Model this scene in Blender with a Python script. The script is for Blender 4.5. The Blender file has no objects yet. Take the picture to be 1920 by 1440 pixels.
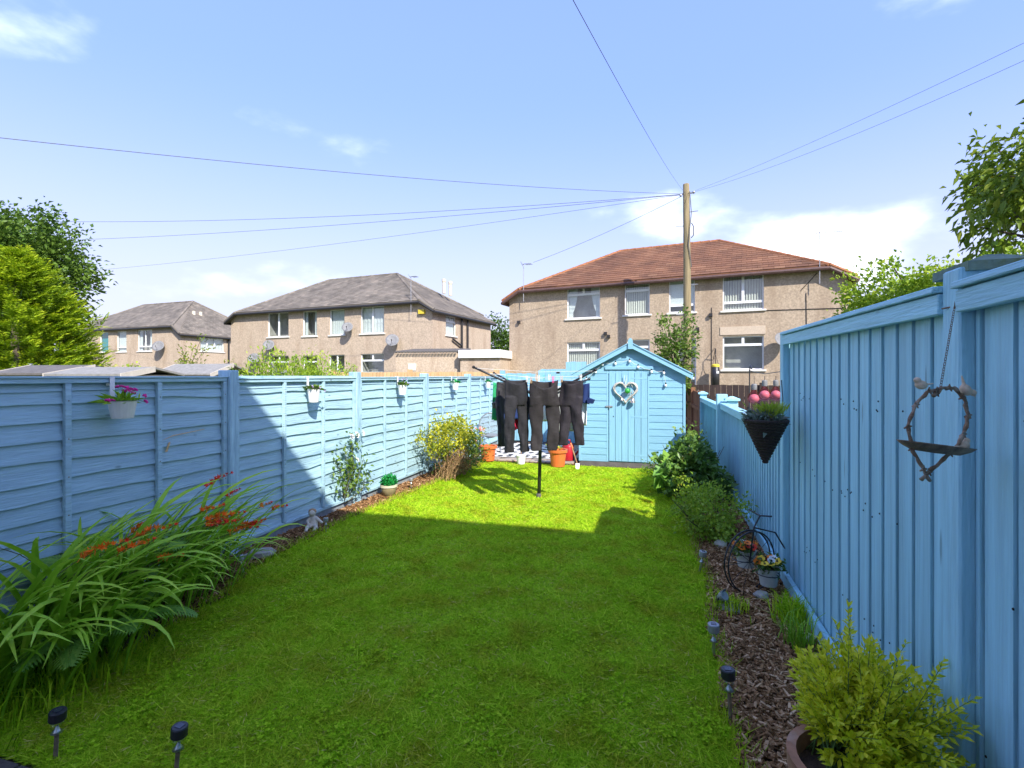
import bpy, math, random
import numpy as np
from mathutils import Vector, Matrix, Quaternion
R_ = math.radians
random.seed(7)
RNG = np.random.default_rng(11)
scn = bpy.context.scene
COL = scn.collection

# ---------------------------------------------------------------- camera
CAM_YAW = R_(16.1); CAM_H = 1.56
cam_d = bpy.data.cameras.new('camera'); cam = bpy.data.objects.new('camera', cam_d); COL.objects.link(cam)
cam_d.sensor_width = 36.0; cam_d.lens = 36.0 * 950 / 1920; cam_d.shift_y = -15 / 1920
cam_d.clip_start = 0.05; cam_d.clip_end = 3000
cam.location = (0, 0, CAM_H); cam.rotation_euler = (R_(90), 0, CAM_YAW)
scn.camera = cam

# ---------------------------------------------------------------- sky, sun, exposure
SUN_TRAVEL = Vector((-0.80, 0.89, -1.0))            # the way the light goes
EL = math.atan2(1.0, math.hypot(0.80, 0.89)); AZ = math.atan2(0.80, -0.89)
SKY_STRENGTH = 0.15; SUN_STRENGTH = 2.0
world = bpy.data.worlds.new('World'); scn.world = world; world.use_nodes = True
wn = world.node_tree.nodes; wl = world.node_tree.links
for n in list(wn): wn.remove(n)
w_out = wn.new('ShaderNodeOutputWorld'); w_bg = wn.new('ShaderNodeBackground'); w_bg.inputs[1].default_value = SKY_STRENGTH
sky = wn.new('ShaderNodeTexSky'); sky.sky_type = 'NISHITA'; sky.sun_disc = False
sky.sun_elevation = EL; sky.sun_rotation = AZ; sky.altitude = 50; sky.air_density = 1.0; sky.dust_density = 0.4; sky.ozone_density = 3.5
def wnode(kind, **kw):
    n = wn.new(kind)
    for k, v in kw.items(): setattr(n, k, v)
    return n
def wmix(fac, a, b, blend='MIX'):
    n = wnode('ShaderNodeMix', data_type='RGBA', blend_type=blend)
    for key, val in (('Factor', fac), ('A', a), ('B', b)):
        if hasattr(val, 'is_linked'): wl.new(val, n.inputs[key])
        else: n.inputs[key].default_value = val
    return n.outputs['Result']
CLOUD_AT = (0.615, -13.103, -5.556)
tc = wnode('ShaderNodeTexCoord'); sep = wnode('ShaderNodeSeparateXYZ'); wl.new(tc.outputs['Generated'], sep.inputs[0])
# thin pale haze thickening towards the horizon
hz = wnode('ShaderNodeMapRange', interpolation_type='SMOOTHSTEP'); hz.inputs[1].default_value = 0.0; hz.inputs[2].default_value = 0.80; hz.inputs[3].default_value = 1.0; hz.inputs[4].default_value = 0.55
wl.new(sep.outputs[2], hz.inputs[0])
blue = wmix(1.0, sky.outputs[0], (0.80, 0.72, 1.0, 1), 'MULTIPLY')
hc = wnode('ShaderNodeMapRange', interpolation_type='SMOOTHSTEP'); hc.inputs[1].default_value = 0.02; hc.inputs[2].default_value = 0.50; wl.new(sep.outputs[2], hc.inputs[0])
hazed = wmix(hz.outputs[0], blue, wmix(hc.outputs[0], (1.52, 1.60, 1.98, 1), (0.60, 0.92, 2.02, 1)))
# broken sunlit cumulus over the whole sky, with wisps at their edges
mp = wnode('ShaderNodeMapping'); mp.inputs['Scale'].default_value = (1.0, 1.0, 2.3); mp.inputs['Location'].default_value = CLOUD_AT
cl = wnode('ShaderNodeTexNoise'); cl.inputs['Scale'].default_value = 1.9; cl.inputs['Detail'].default_value = 9; cl.inputs['Roughness'].default_value = 0.5
wl.new(tc.outputs['Generated'], mp.inputs[0]); wl.new(mp.outputs[0], cl.inputs['Vector'])
ramp = wnode('ShaderNodeValToRGB'); ramp.color_ramp.interpolation = 'EASE'; ramp.color_ramp.elements[0].position = 0.55; ramp.color_ramp.elements[1].position = 0.86
wl.new(cl.outputs['Fac'], ramp.inputs[0])
final = wmix(ramp.outputs[0], hazed, (9.0, 9.0, 9.3, 1))
wl.new(final, w_bg.inputs[0]); wl.new(w_bg.outputs[0], w_out.inputs[0])
sd = bpy.data.lights.new('sun', 'SUN'); sd.energy = SUN_STRENGTH; sd.angle = R_(0.53); sd.color = (1.0, 0.955, 0.88)
sun = bpy.data.objects.new('sun', sd); COL.objects.link(sun); sun.location = (12, -13, 18)
sun.rotation_euler = SUN_TRAVEL.to_track_quat('-Z', 'Y').to_euler()
scn.view_settings.view_transform = 'Standard'; scn.view_settings.look = 'None'
scn.view_settings.exposure = 2.0; scn.view_settings.gamma = 1.0; scn.view_settings.use_curve_mapping = False
scn.cycles.max_bounces = 8; scn.cycles.diffuse_bounces = 4; scn.cycles.transparent_max_bounces = 12

# ---------------------------------------------------------------- places: from the survey of the garden (metres; x across, y down the garden)
SN, CS = math.sin(CAM_YAW), math.cos(CAM_YAW)
def ground(px, py, z=0.0):
    d = 950 * (CAM_H - z) / (py - 705); l = (px - 960) / 950 * d
    return Vector((l * CS - d * SN, l * SN + d * CS, z))
def at(px, py, d):
    l = (px - 960) / 950 * d
    return Vector((l * CS - d * SN, l * SN + d * CS, CAM_H - (py - 705) / 950 * d))

# ---------------------------------------------------------------- materials
MATS = {}
def _nodes(name):
    m = bpy.data.materials.new(name); m.use_nodes = True
    nt = m.node_tree; b = nt.nodes['Principled BSDF']
    return m, nt.nodes, nt.links, b
def rgb(h):
    return tuple(h) + (1.0,)
def mat(name, col, rough=0.7, var=0.15, scale=6.0, bump=0.0, bscale=None, stretch=(1, 1, 1), metallic=0.0, spec=0.4, rand=0.0, col2=None, detail=5.0, stain=None, stain_scale=1.2, stain_stretch=(1, 1, 1), stain_lo=0.52, stain_hi=0.72, knots=None):
    m, N, L, b = _nodes(name)
    tcn = N.new('ShaderNodeTexCoord'); mpn = N.new('ShaderNodeMapping'); mpn.inputs['Scale'].default_value = stretch
    oi = N.new('ShaderNodeObjectInfo'); vm = N.new('ShaderNodeVectorMath'); vm.operation = 'ADD'
    sc = N.new('ShaderNodeVectorMath'); sc.operation = 'SCALE'; sc.inputs[3].default_value = 37.0
    cmb = N.new('ShaderNodeCombineXYZ')
    for i in range(3): L.new(oi.outputs['Random'], cmb.inputs[i])
    L.new(cmb.outputs[0], sc.inputs[0])
    L.new(tcn.outputs['Object'], vm.inputs[0]); L.new(sc.outputs[0], vm.inputs[1]); L.new(vm.outputs[0], mpn.inputs[0])
    nz = N.new('ShaderNodeTexNoise'); nz.inputs['Scale'].default_value = scale; nz.inputs['Detail'].default_value = detail; nz.inputs['Roughness'].default_value = 0.62
    L.new(mpn.outputs[0], nz.inputs['Vector'])
    rp = N.new('ShaderNodeValToRGB')
    lo = col2 if col2 else tuple(c * (1 - var) for c in col); hi = tuple(min(1, c * (1 + var)) for c in col)
    rp.color_ramp.elements[0].position = 0.33; rp.color_ramp.elements[0].color = rgb(lo)
    rp.color_ramp.elements[1].position = 0.67; rp.color_ramp.elements[1].color = rgb(hi)
    L.new(nz.outputs['Fac'], rp.inputs[0]); out = rp.outputs[0]
    if stain:
        mp2 = N.new('ShaderNodeMapping'); mp2.inputs['Scale'].default_value = stain_stretch; L.new(vm.outputs[0], mp2.inputs[0])
        n2 = N.new('ShaderNodeTexNoise'); n2.inputs['Scale'].default_value = stain_scale; n2.inputs['Detail'].default_value = 6; n2.inputs['Roughness'].default_value = 0.65
        L.new(mp2.outputs[0], n2.inputs['Vector'])
        r2 = N.new('ShaderNodeValToRGB'); r2.color_ramp.elements[0].position = stain_lo; r2.color_ramp.elements[1].position = stain_hi
        L.new(n2.outputs['Fac'], r2.inputs[0])
        mx = N.new('ShaderNodeMix'); mx.data_type = 'RGBA'; mx.inputs['B'].default_value = rgb(stain)
        L.new(r2.outputs[0], mx.inputs['Factor']); L.new(out, mx.inputs['A']); out = mx.outputs['Result']
    if knots:
        mk = N.new('ShaderNodeMapping'); mk.inputs['Scale'].default_value = knots; L.new(vm.outputs[0], mk.inputs[0])
        vo = N.new('ShaderNodeTexVoronoi'); vo.inputs['Scale'].default_value = 1.0; L.new(mk.outputs[0], vo.inputs['Vector'])
        rk = N.new('ShaderNodeMapRange'); rk.inputs[1].default_value = .045; rk.inputs[2].default_value = .10; rk.inputs[3].default_value = .55; rk.inputs[4].default_value = 1.0; L.new(vo.outputs['Distance'], rk.inputs[0])
        hk = N.new('ShaderNodeHueSaturation'); L.new(rk.outputs[0], hk.inputs['Value']); L.new(out, hk.inputs['Color']); out = hk.outputs[0]
    if rand:
        hs = N.new('ShaderNodeHueSaturation'); mrr = N.new('ShaderNodeMapRange'); mrr.inputs[3].default_value = 1 - rand; mrr.inputs[4].default_value = 1 + rand
        L.new(oi.outputs['Random'], mrr.inputs[0]); L.new(mrr.outputs[0], hs.inputs['Value']); L.new(out, hs.inputs['Color']); out = hs.outputs[0]
    L.new(out, b.inputs['Base Color'])
    b.inputs['Roughness'].default_value = rough; b.inputs['Metallic'].default_value = metallic; b.inputs['Specular IOR Level'].default_value = spec
    if bump:
        nb = nz
        if bscale:
            nb = N.new('ShaderNodeTexNoise'); nb.inputs['Scale'].default_value = bscale; nb.inputs['Detail'].default_value = 4; L.new(mpn.outputs[0], nb.inputs['Vector'])
        bp = N.new('ShaderNodeBump'); bp.inputs['Strength'].default_value = bump; bp.inputs['Distance'].default_value = 0.02
        L.new(nb.outputs['Fac'], bp.inputs['Height']); L.new(bp.outputs[0], b.inputs['Normal'])
    MATS[name] = m
    return m
def islandmat(name, cols, rough=0.9):
    """each loose piece of the mesh takes its own tone"""
    m, N, L, b = _nodes(name)
    g = N.new('ShaderNodeNewGeometry'); oi = N.new('ShaderNodeObjectInfo'); ad = N.new('ShaderNodeMath'); ad.operation = 'ADD'; fr = N.new('ShaderNodeMath'); fr.operation = 'FRACT'
    L.new(g.outputs['Random Per Island'], ad.inputs[0]); L.new(oi.outputs['Random'], ad.inputs[1]); L.new(ad.outputs[0], fr.inputs[0])
    rp = N.new('ShaderNodeValToRGB'); e = rp.color_ramp.elements; e[0].color = rgb(cols[0]); e[1].color = rgb(cols[-1])
    for i, c in enumerate(cols[1:-1]): k = e.new((i + 1) / (len(cols) - 1)); k.color = rgb(c)
    L.new(fr.outputs[0], rp.inputs[0])
    n2 = N.new('ShaderNodeTexNoise'); n2.inputs['Scale'].default_value = 1.1; n2.inputs['Detail'].default_value = 8; L.new(g.outputs['Position'], n2.inputs['Vector'])
    mr_ = N.new('ShaderNodeMapRange'); mr_.inputs[1].default_value = .3; mr_.inputs[2].default_value = .7; mr_.inputs[3].default_value = .72; mr_.inputs[4].default_value = 1.25; L.new(n2.outputs['Fac'], mr_.inputs[0])
    hs = N.new('ShaderNodeHueSaturation'); L.new(mr_.outputs[0], hs.inputs['Value']); L.new(rp.outputs[0], hs.inputs['Color']); L.new(hs.outputs[0], b.inputs['Base Color']); b.inputs['Roughness'].default_value = rough
    MATS[name] = m
    return m
def leafmat(name, lo, mid, hi, rough=0.5, trans=0.35, patch=None, patch_scale=1.5):
    """leaf colour from the random value stored per leaf, with light coming through the blade"""
    m, N, L, b = _nodes(name)
    at_ = N.new('ShaderNodeAttribute'); at_.attribute_name = 'rnd'
    oi = N.new('ShaderNodeObjectInfo')
    rp = N.new('ShaderNodeValToRGB'); e = rp.color_ramp.elements
    e[0].position = 0.0; e[0].color = rgb(lo); e[1].position = 1.0; e[1].color = rgb(hi)
    k = e.new(0.5); k.color = rgb(mid)
    ad = N.new('ShaderNodeMath'); ad.operation = 'ADD'; sb = N.new('ShaderNodeMath'); sb.operation = 'MULTIPLY_ADD'
    sb.inputs[1].default_value = 0.35; sb.inputs[2].default_value = -0.17
    L.new(oi.outputs['Random'], sb.inputs[0]); L.new(at_.outputs['Fac'], ad.inputs[0]); L.new(sb.outputs[0], ad.inputs[1])
    L.new(ad.outputs[0], rp.inputs[0]); out = rp.outputs[0]
    if patch:
        g = N.new('ShaderNodeNewGeometry'); n2 = N.new('ShaderNodeTexNoise'); n2.inputs['Scale'].default_value = patch_scale; n2.inputs['Detail'].default_value = 5
        L.new(g.outputs['Position'], n2.inputs['Vector'])
        r2 = N.new('ShaderNodeValToRGB'); r2.color_ramp.elements[0].position = 0.45; r2.color_ramp.elements[1].position = 0.68
        L.new(n2.outputs['Fac'], r2.inputs[0])
        mx = N.new('ShaderNodeMix'); mx.data_type = 'RGBA'; mx.blend_type = 'MULTIPLY'; mx.inputs['B'].default_value = rgb(patch)
        L.new(r2.outputs[0], mx.inputs['Factor']); L.new(out, mx.inputs['A']); out = mx.outputs['Result']
    L.new(out, b.inputs['Base Color']); b.inputs['Roughness'].default_value = rough; b.inputs['Specular IOR Level'].default_value = 0.3 if rough < 0.8 else 0.08
    tr = N.new('ShaderNodeBsdfTranslucent'); L.new(out, tr.inputs['Color'])
    ms = N.new('ShaderNodeMixShader'); ms.inputs[0].default_value = trans
    L.new(b.outputs[0], ms.inputs[1]); L.new(tr.outputs[0], ms.inputs[2]); L.new(ms.outputs[0], N['Material Output'].inputs['Surface'])
    MATS[name] = m
    return m
def glassmat(name, tint=(1, 1, 1), refl=0.10):
    m, N, L, b = _nodes(name)
    N.remove(b)
    t = N.new('ShaderNodeBsdfTransparent'); t.inputs[0].default_value = rgb(tint)
    g = N.new('ShaderNodeBsdfGlossy'); g.inputs['Roughness'].default_value = 0.03
    fr = N.new('ShaderNodeFresnel'); fr.inputs[0].default_value = 1.5
    ad = N.new('ShaderNodeMath'); ad.operation = 'ADD'; ad.inputs[1].default_value = refl; ad.use_clamp = True
    ge = N.new('ShaderNodeNewGeometry'); iv_ = N.new('ShaderNodeMath'); iv_.operation = 'SUBTRACT'; iv_.inputs[0].default_value = 1.0; L.new(ge.outputs['Backfacing'], iv_.inputs[1]); ml = N.new('ShaderNodeMath'); ml.operation = 'MULTIPLY'; L.new(ad.outputs[0], ml.inputs[0]); L.new(iv_.outputs[0], ml.inputs[1])
    ms = N.new('ShaderNodeMixShader'); L.new(fr.outputs[0], ad.inputs[0]); L.new(ml.outputs[0], ms.inputs[0]); L.new(t.outputs[0], ms.inputs[1]); L.new(g.outputs[0], ms.inputs[2])
    L.new(ms.outputs[0], N['Material Output'].inputs['Surface'])
    MATS[name] = m
    return m

BL = (0.365, 0.54, 0.59); BR = (0.335, 0.625, 0.71); BS = (0.225, 0.44, 0.56)
mat('paint_left', BL, 0.6, 0.10, 5.0, 0.4, 14, (6, 0.5, 6), rand=0.05, stain=(0.28, 0.43, 0.50), stain_scale=2.2, stain_stretch=(2, .7, 2), stain_lo=0.5, stain_hi=0.72, knots=(2, 3.2, 7))
mat('paint_post', BL, 0.6, 0.2, 5.0, 0.5, 14, (6, 6, 0.6), rand=0.05, col2=(0.26, 0.41, 0.49))
mat('paint_right', BR, 0.6, 0.11, 5.0, 0.4, 14, (7, 7, 0.5), rand=0.06, stain=(0.28, 0.50, 0.57), stain_scale=2.0, stain_stretch=(3, 3, 0.5), stain_lo=0.5, stain_hi=0.75, knots=(3, 9, 2.4))
mat('paint_rail', BR, 0.55, 0.10, 5.0, 0.4, 14, (6, 0.5, 6), rand=0.05, stain=(0.26, 0.34, 0.38), stain_scale=4, stain_lo=0.58, stain_hi=0.78, knots=(3, 2.5, 8))
mat('paint_shed', BS, 0.5, 0.07, 5.0, 0.2, 16, (0.5, 6, 6), rand=0.04)
mat('paint_shed_v', BS, 0.5, 0.07, 5.0, 0.2, 16, (6, 6, 0.5), rand=0.04)
mat('gravel_board', (0.26, 0.29, 0.30), 0.9, 0.25, 9, 0.4)
mat('moss_cap', (0.15, 0.22, 0.17), 0.9, 0.3, 14, 0.5, stain=(0.16, 0.20, 0.06), stain_scale=9)
mat('old_wood', (0.20, 0.15, 0.11), 0.9, 0.3, 6, 0.5, 18, (5, 5, 0.6), rand=0.12)
mat('brown_fence', (0.26, 0.12, 0.055), 0.8, 0.3, 4, 0.4, 18, (6, 6, 0.5), rand=0.15)
mat('dark_fence', (0.045, 0.030, 0.026), 0.8, 0.25, 5, 0.4, 18, (6, 6, 0.5), rand=0.12)
mat('raw_timber', (0.62, 0.40, 0.19), 0.75, 0.15, 5, 0.3, 18, (6, 6, 0.6), rand=0.12)
mat('harl', (0.43, 0.335, 0.235), 0.95, 0.26, 13, 0.9, 60, detail=8, stain=(0.27, 0.19, 0.125), stain_scale=0.9, stain_stretch=(1.5, 1.5, 0.4), stain_lo=0.46, stain_hi=0.84)
mat('harl_b', (0.49, 0.385, 0.28), 0.95, 0.22, 13, 0.9, 60, detail=8, stain=(0.32, 0.22, 0.145), stain_scale=0.9, stain_stretch=(1.5, 1.5, 0.35), stain_lo=0.50, stain_hi=0.86)
mat('harl_patch', (0.52, 0.42, 0.31), 0.95, 0.1, 20, 0.4)
islandmat('tile_red', [(0.13, 0.055, 0.026), (0.155, 0.068, 0.032), (0.18, 0.080, 0.037), (0.145, 0.062, 0.029), (0.205, 0.10, 0.05)])
mat('tile_ridge', (0.30, 0.12, 0.05), 0.85, 0.3, 7, 0.4, rand=0.12)
islandmat('tile_grey', [(0.13, 0.11, 0.085), (0.165, 0.14, 0.108), (0.19, 0.16, 0.125), (0.15, 0.13, 0.10), (0.23, 0.19, 0.145)])
mat('gutter_dark', (0.03, 0.028, 0.028), 0.5, 0.1)
mat('gutter_brown', (0.10, 0.055, 0.045), 0.55, 0.2)
mat('upvc', (0.80, 0.80, 0.78), 0.35, 0.03, spec=0.5)
mat('bounce_white', (0.80, 0.78, 0.73), 0.9, 0.05, 8)  # walls of the unseen house, made pale to bounce light into the shade
mat('sill', (0.66, 0.63, 0.57), 0.8, 0.1, 10)
mat('room', (0.46, 0.43, 0.40), 0.9, 0.3, 1.2)
mat('net', (0.72, 0.72, 0.70), 0.9, 0.05)
mat('blind', (0.62, 0.60, 0.52), 0.8, 0.06, rand=0.1)
mat('teal_cloth', (0.04, 0.30, 0.32), 0.9, 0.1)
mat('grey_metal', (0.36, 0.36, 0.37), 0.45, 0.1, 12, metallic=0.6)
mat('dish_grey', (0.19, 0.19, 0.19), 0.6, 0.15, 10)
mat('black_metal', (0.022, 0.022, 0.024), 0.4, 0.2, 10, spec=0.5)
mat('rust_metal', (0.24, 0.17, 0.11), 0.8, 0.4, 24, 0.4, metallic=0.2, stain=(0.10, 0.09, 0.08), stain_scale=18)
mat('steel', (0.50, 0.50, 0.50), 0.3, 0.08, 14, metallic=0.9)
mat('solar_dark', (0.03, 0.032, 0.045), 0.2, 0.1, spec=0.7)
mat('pole_wood', (0.26, 0.205, 0.11), 0.9, 0.25, 3.0, 0.5, 10, (5, 5, 0.35), stain=(0.14, 0.13, 0.075), stain_scale=2.2, stain_stretch=(4, 4, 0.3), stain_lo=0.56)
mat('cable', (0.09, 0.09, 0.09), 0.6, 0.1)
mat('felt', (0.235, 0.225, 0.20), 0.95, 0.18, 12, 0.4)
mat('felt_dark', (0.12, 0.11, 0.10), 0.95, 0.2, 9, 0.4)
mat('pale_timber', (0.50, 0.45, 0.37), 0.9, 0.12, 6)
mat('soil', (0.075, 0.05, 0.034), 1.0, 0.45, 22, 1.0, detail=8)
mat('earth', (0.09, 0.11, 0.035), 1.0, 0.4, 3, 0.5)
mat('turf_base', (0.29, 0.44, 0.014), 1.0, 0.65, 34, 0.6, detail=8)
mat('paving', (0.33, 0.27, 0.21), 0.95, 0.2, 7, 0.4, rand=0.12, stain=(0.18, 0.15, 0.11), stain_scale=4)
mat('dark_slab', (0.075, 0.062, 0.055), 0.9, 0.25, 14, 0.4, stain=(0.11, 0.09, 0.075), stain_scale=5)
mat('stone', (0.36, 0.33, 0.28), 0.9, 0.25, 9, 0.7, stain=(0.2, 0.18, 0.13), stain_scale=7)
mat('pale_stone', (0.60, 0.54, 0.42), 0.9, 0.18, 9, 0.5)
mat('brown_stone', (0.36, 0.22, 0.11), 0.9, 0.25, 20, 0.5)
mat('enamel', (0.70, 0.665, 0.58), 0.4, 0.06, 9, spec=0.5)
mat('enamel_white', (0.78, 0.76, 0.73), 0.4, 0.05, 9, spec=0.5)
mat('plastic_orange', (0.66, 0.15, 0.035), 0.45, 0.1, 6, spec=0.5)
mat('terracotta', (0.40, 0.19, 0.10), 0.85, 0.2, 12, 0.3, stain=(0.46, 0.30, 0.20), stain_scale=9, stain_lo=0.55)
mat('pot_olive', (0.27, 0.22, 0.115), 0.55, 0.12, 8)
mat('pot_rim', (0.56, 0.50, 0.36), 0.55, 0.1, 8)
mat('plastic_red', (0.42, 0.012, 0.022), 0.4, 0.1, spec=0.5)
mat('planter_grey', (0.52, 0.515, 0.46), 0.6, 0.12, 9)
mat('yellow_plastic', (0.65, 0.5, 0.05), 0.5, 0.1)
mat('wicker', (0.060, 0.040, 0.028), 0.85, 0.5, 60, 0.9, stretch=(1, 1, 3))
mat('twig', (0.24, 0.15, 0.09), 0.9, 0.4, 40, 0.7, stain=(0.42, 0.33, 0.24), stain_scale=22, stain_lo=0.48, stain_hi=0.62)
mat('bird_stone', (0.68, 0.52, 0.36), 0.85, 0.12, 30, 0.3, stain=(0.32, 0.21, 0.13), stain_scale=18, stain_lo=0.58)
mat('stem', (0.11, 0.10, 0.035), 0.8, 0.3, 12)
mat('stem_green', (0.10, 0.17, 0.03), 0.7, 0.2, 12)
mat('bark', (0.11, 0.085, 0.06), 0.95, 0.35, 9, 0.8, stretch=(3, 3, 0.7))
mat('dry_twig', (0.36, 0.22, 0.11), 0.95, 0.35, 14)
mat('cloth_black', (0.030, 0.028, 0.031), 0.75, 0.3, 6, 0.25, 40)
mat('cloth_charcoal', (0.017, 0.016, 0.018), 0.78, 0.25, 5, 0.2, 40)
mat('cloth_brown', (0.020, 0.016, 0.015), 0.78, 0.25, 5, 0.2, 40)
mat('cloth_plum', (0.019, 0.015, 0.018), 0.78, 0.25, 5, 0.2, 40)
mat('cloth_olive', (0.065, 0.062, 0.05), 0.85, 0.2, 5)
mat('cloth_red', (0.45, 0.010, 0.05), 0.85, 0.15, 5)
mat('cloth_navy', (0.015, 0.035, 0.13), 0.85, 0.15, 5)
mat('cloth_white', (0.70, 0.71, 0.74), 0.85, 0.06, 5)
mat('cloth_green', (0.02, 0.30, 0.11), 0.85, 0.15, 5)
mat('cloth_grey', (0.30, 0.31, 0.30), 0.85, 0.15, 5)
mat('logo_black', (0.006, 0.006, 0.006), 0.6, 0.0)
mat('peg_pink', (0.75, 0.02, 0.18), 0.5, 0.05); mat('peg_white', (0.75, 0.74, 0.68), 0.5, 0.05); mat('peg_green', (0.08, 0.42, 0.25), 0.5, 0.05); mat('peg_wood', (0.55, 0.36, 0.18), 0.7, 0.1)
mat('rug_light', (0.60, 0.58, 0.53), 0.95, 0.1, 20); mat('rug_dark', (0.035, 0.04, 0.055), 0.95, 0.2, 20)
mat('rope_white', (0.46, 0.43, 0.37), 0.9, 0.15, 40, 0.4)
mat('ball_green', (0.03, 0.30, 0.035), 0.25, 0.2, 8, spec=0.6)
mat('bell_silver', (0.55, 0.47, 0.38), 0.25, 0.1, metallic=0.9)
mat('bulb_clear', (0.80, 0.82, 0.82), 0.2, 0.05, spec=0.7)
mat('petal_orange', (0.92, 0.20, 0.010), 0.6, 0.25, 30); mat('petal_red', (0.80, 0.05, 0.015), 0.6, 0.25, 30); mat('petal_yellow', (0.80, 0.55, 0.03), 0.6, 0.2, 30)
mat('petal_pink', (0.82, 0.06, 0.38), 0.6, 0.25, 30); mat('petal_white', (0.80, 0.79, 0.76), 0.6, 0.06, 30); mat('petal_lilac', (0.56, 0.42, 0.66), 0.6, 0.15, 30); mat('petal_coral', (0.78, 0.34, 0.27), 0.6, 0.2, 30)
mat('petal_dark', (0.03, 0.008, 0.01), 0.7, 0.1)
glassmat('glass', (0.92, 0.95, 0.94), 0.10)
glassmat('glass_pink', (0.97, 0.62, 0.66), 0.08)
mat('pink_glow', (0.62, 0.36, 0.40), 0.4, 0.1)
glassmat('glass_clear', (0.9, 0.92, 0.9), 0.03)
leafmat('grass', (0.16, 0.33, 0.006), (0.38, 0.62, 0.014), (0.62, 0.75, 0.05), 0.85, 0.35, patch=(0.95, 0.76, 0.9), patch_scale=4.5)
leafmat('strap_leaf', (0.15, 0.32, 0.015), (0.28, 0.52, 0.025), (0.50, 0.68, 0.06), 0.4, 0.3)
leafmat('fern_leaf', (0.12, 0.29, 0.04), (0.20, 0.40, 0.06), (0.30, 0.50, 0.08), 0.5, 0.3)
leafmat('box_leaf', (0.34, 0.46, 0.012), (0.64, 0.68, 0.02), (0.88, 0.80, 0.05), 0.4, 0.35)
leafmat('gold_conifer', (0.11, 0.19, 0.008), (0.33, 0.47, 0.012), (0.66, 0.70, 0.025), 0.6, 0.3)
leafmat('dark_tree', (0.05, 0.11, 0.015), (0.09, 0.17, 0.022), (0.16, 0.25, 0.03), 0.5, 0.3)
leafmat('mid_leaf', (0.06, 0.13, 0.02), (0.11, 0.20, 0.03), (0.20, 0.30, 0.045), 0.45, 0.35)
leafmat('lime_leaf', (0.16, 0.28, 0.02), (0.28, 0.42, 0.03), (0.46, 0.54, 0.05), 0.45, 0.4)
leafmat('gold_shrub', (0.12, 0.20, 0.02), (0.38, 0.40, 0.025), (0.78, 0.68, 0.04), 0.5, 0.3)
leafmat('ivy_leaf', (0.06, 0.13, 0.022), (0.12, 0.23, 0.035), (0.25, 0.36, 0.07), 0.35, 0.3)
leafmat('succulent', (0.14, 0.20, 0.15), (0.22, 0.28, 0.20), (0.42, 0.30, 0.27), 0.5, 0.2)
leafmat('plastic_green', (0.01, 0.17, 0.035), (0.015, 0.26, 0.05), (0.03, 0.36, 0.08), 0.35, 0.15)
leafmat('brown_leaf', (0.14, 0.075, 0.03), (0.24, 0.13, 0.055), (0.36, 0.22, 0.10), 0.8, 0.2)
leafmat('bark_chip', (0.085, 0.042, 0.018), (0.34, 0.18, 0.075), (0.76, 0.50, 0.28), 0.9, 0.0)
leafmat('autumn_leaf', (0.14, 0.22, 0.02), (0.23, 0.30, 0.025), (0.46, 0.36, 0.04), 0.45, 0.35)
leafmat('straw', (0.32, 0.30, 0.04), (0.50, 0.48, 0.07), (0.64, 0.52, 0.16), 0.8, 0.2)
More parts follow.
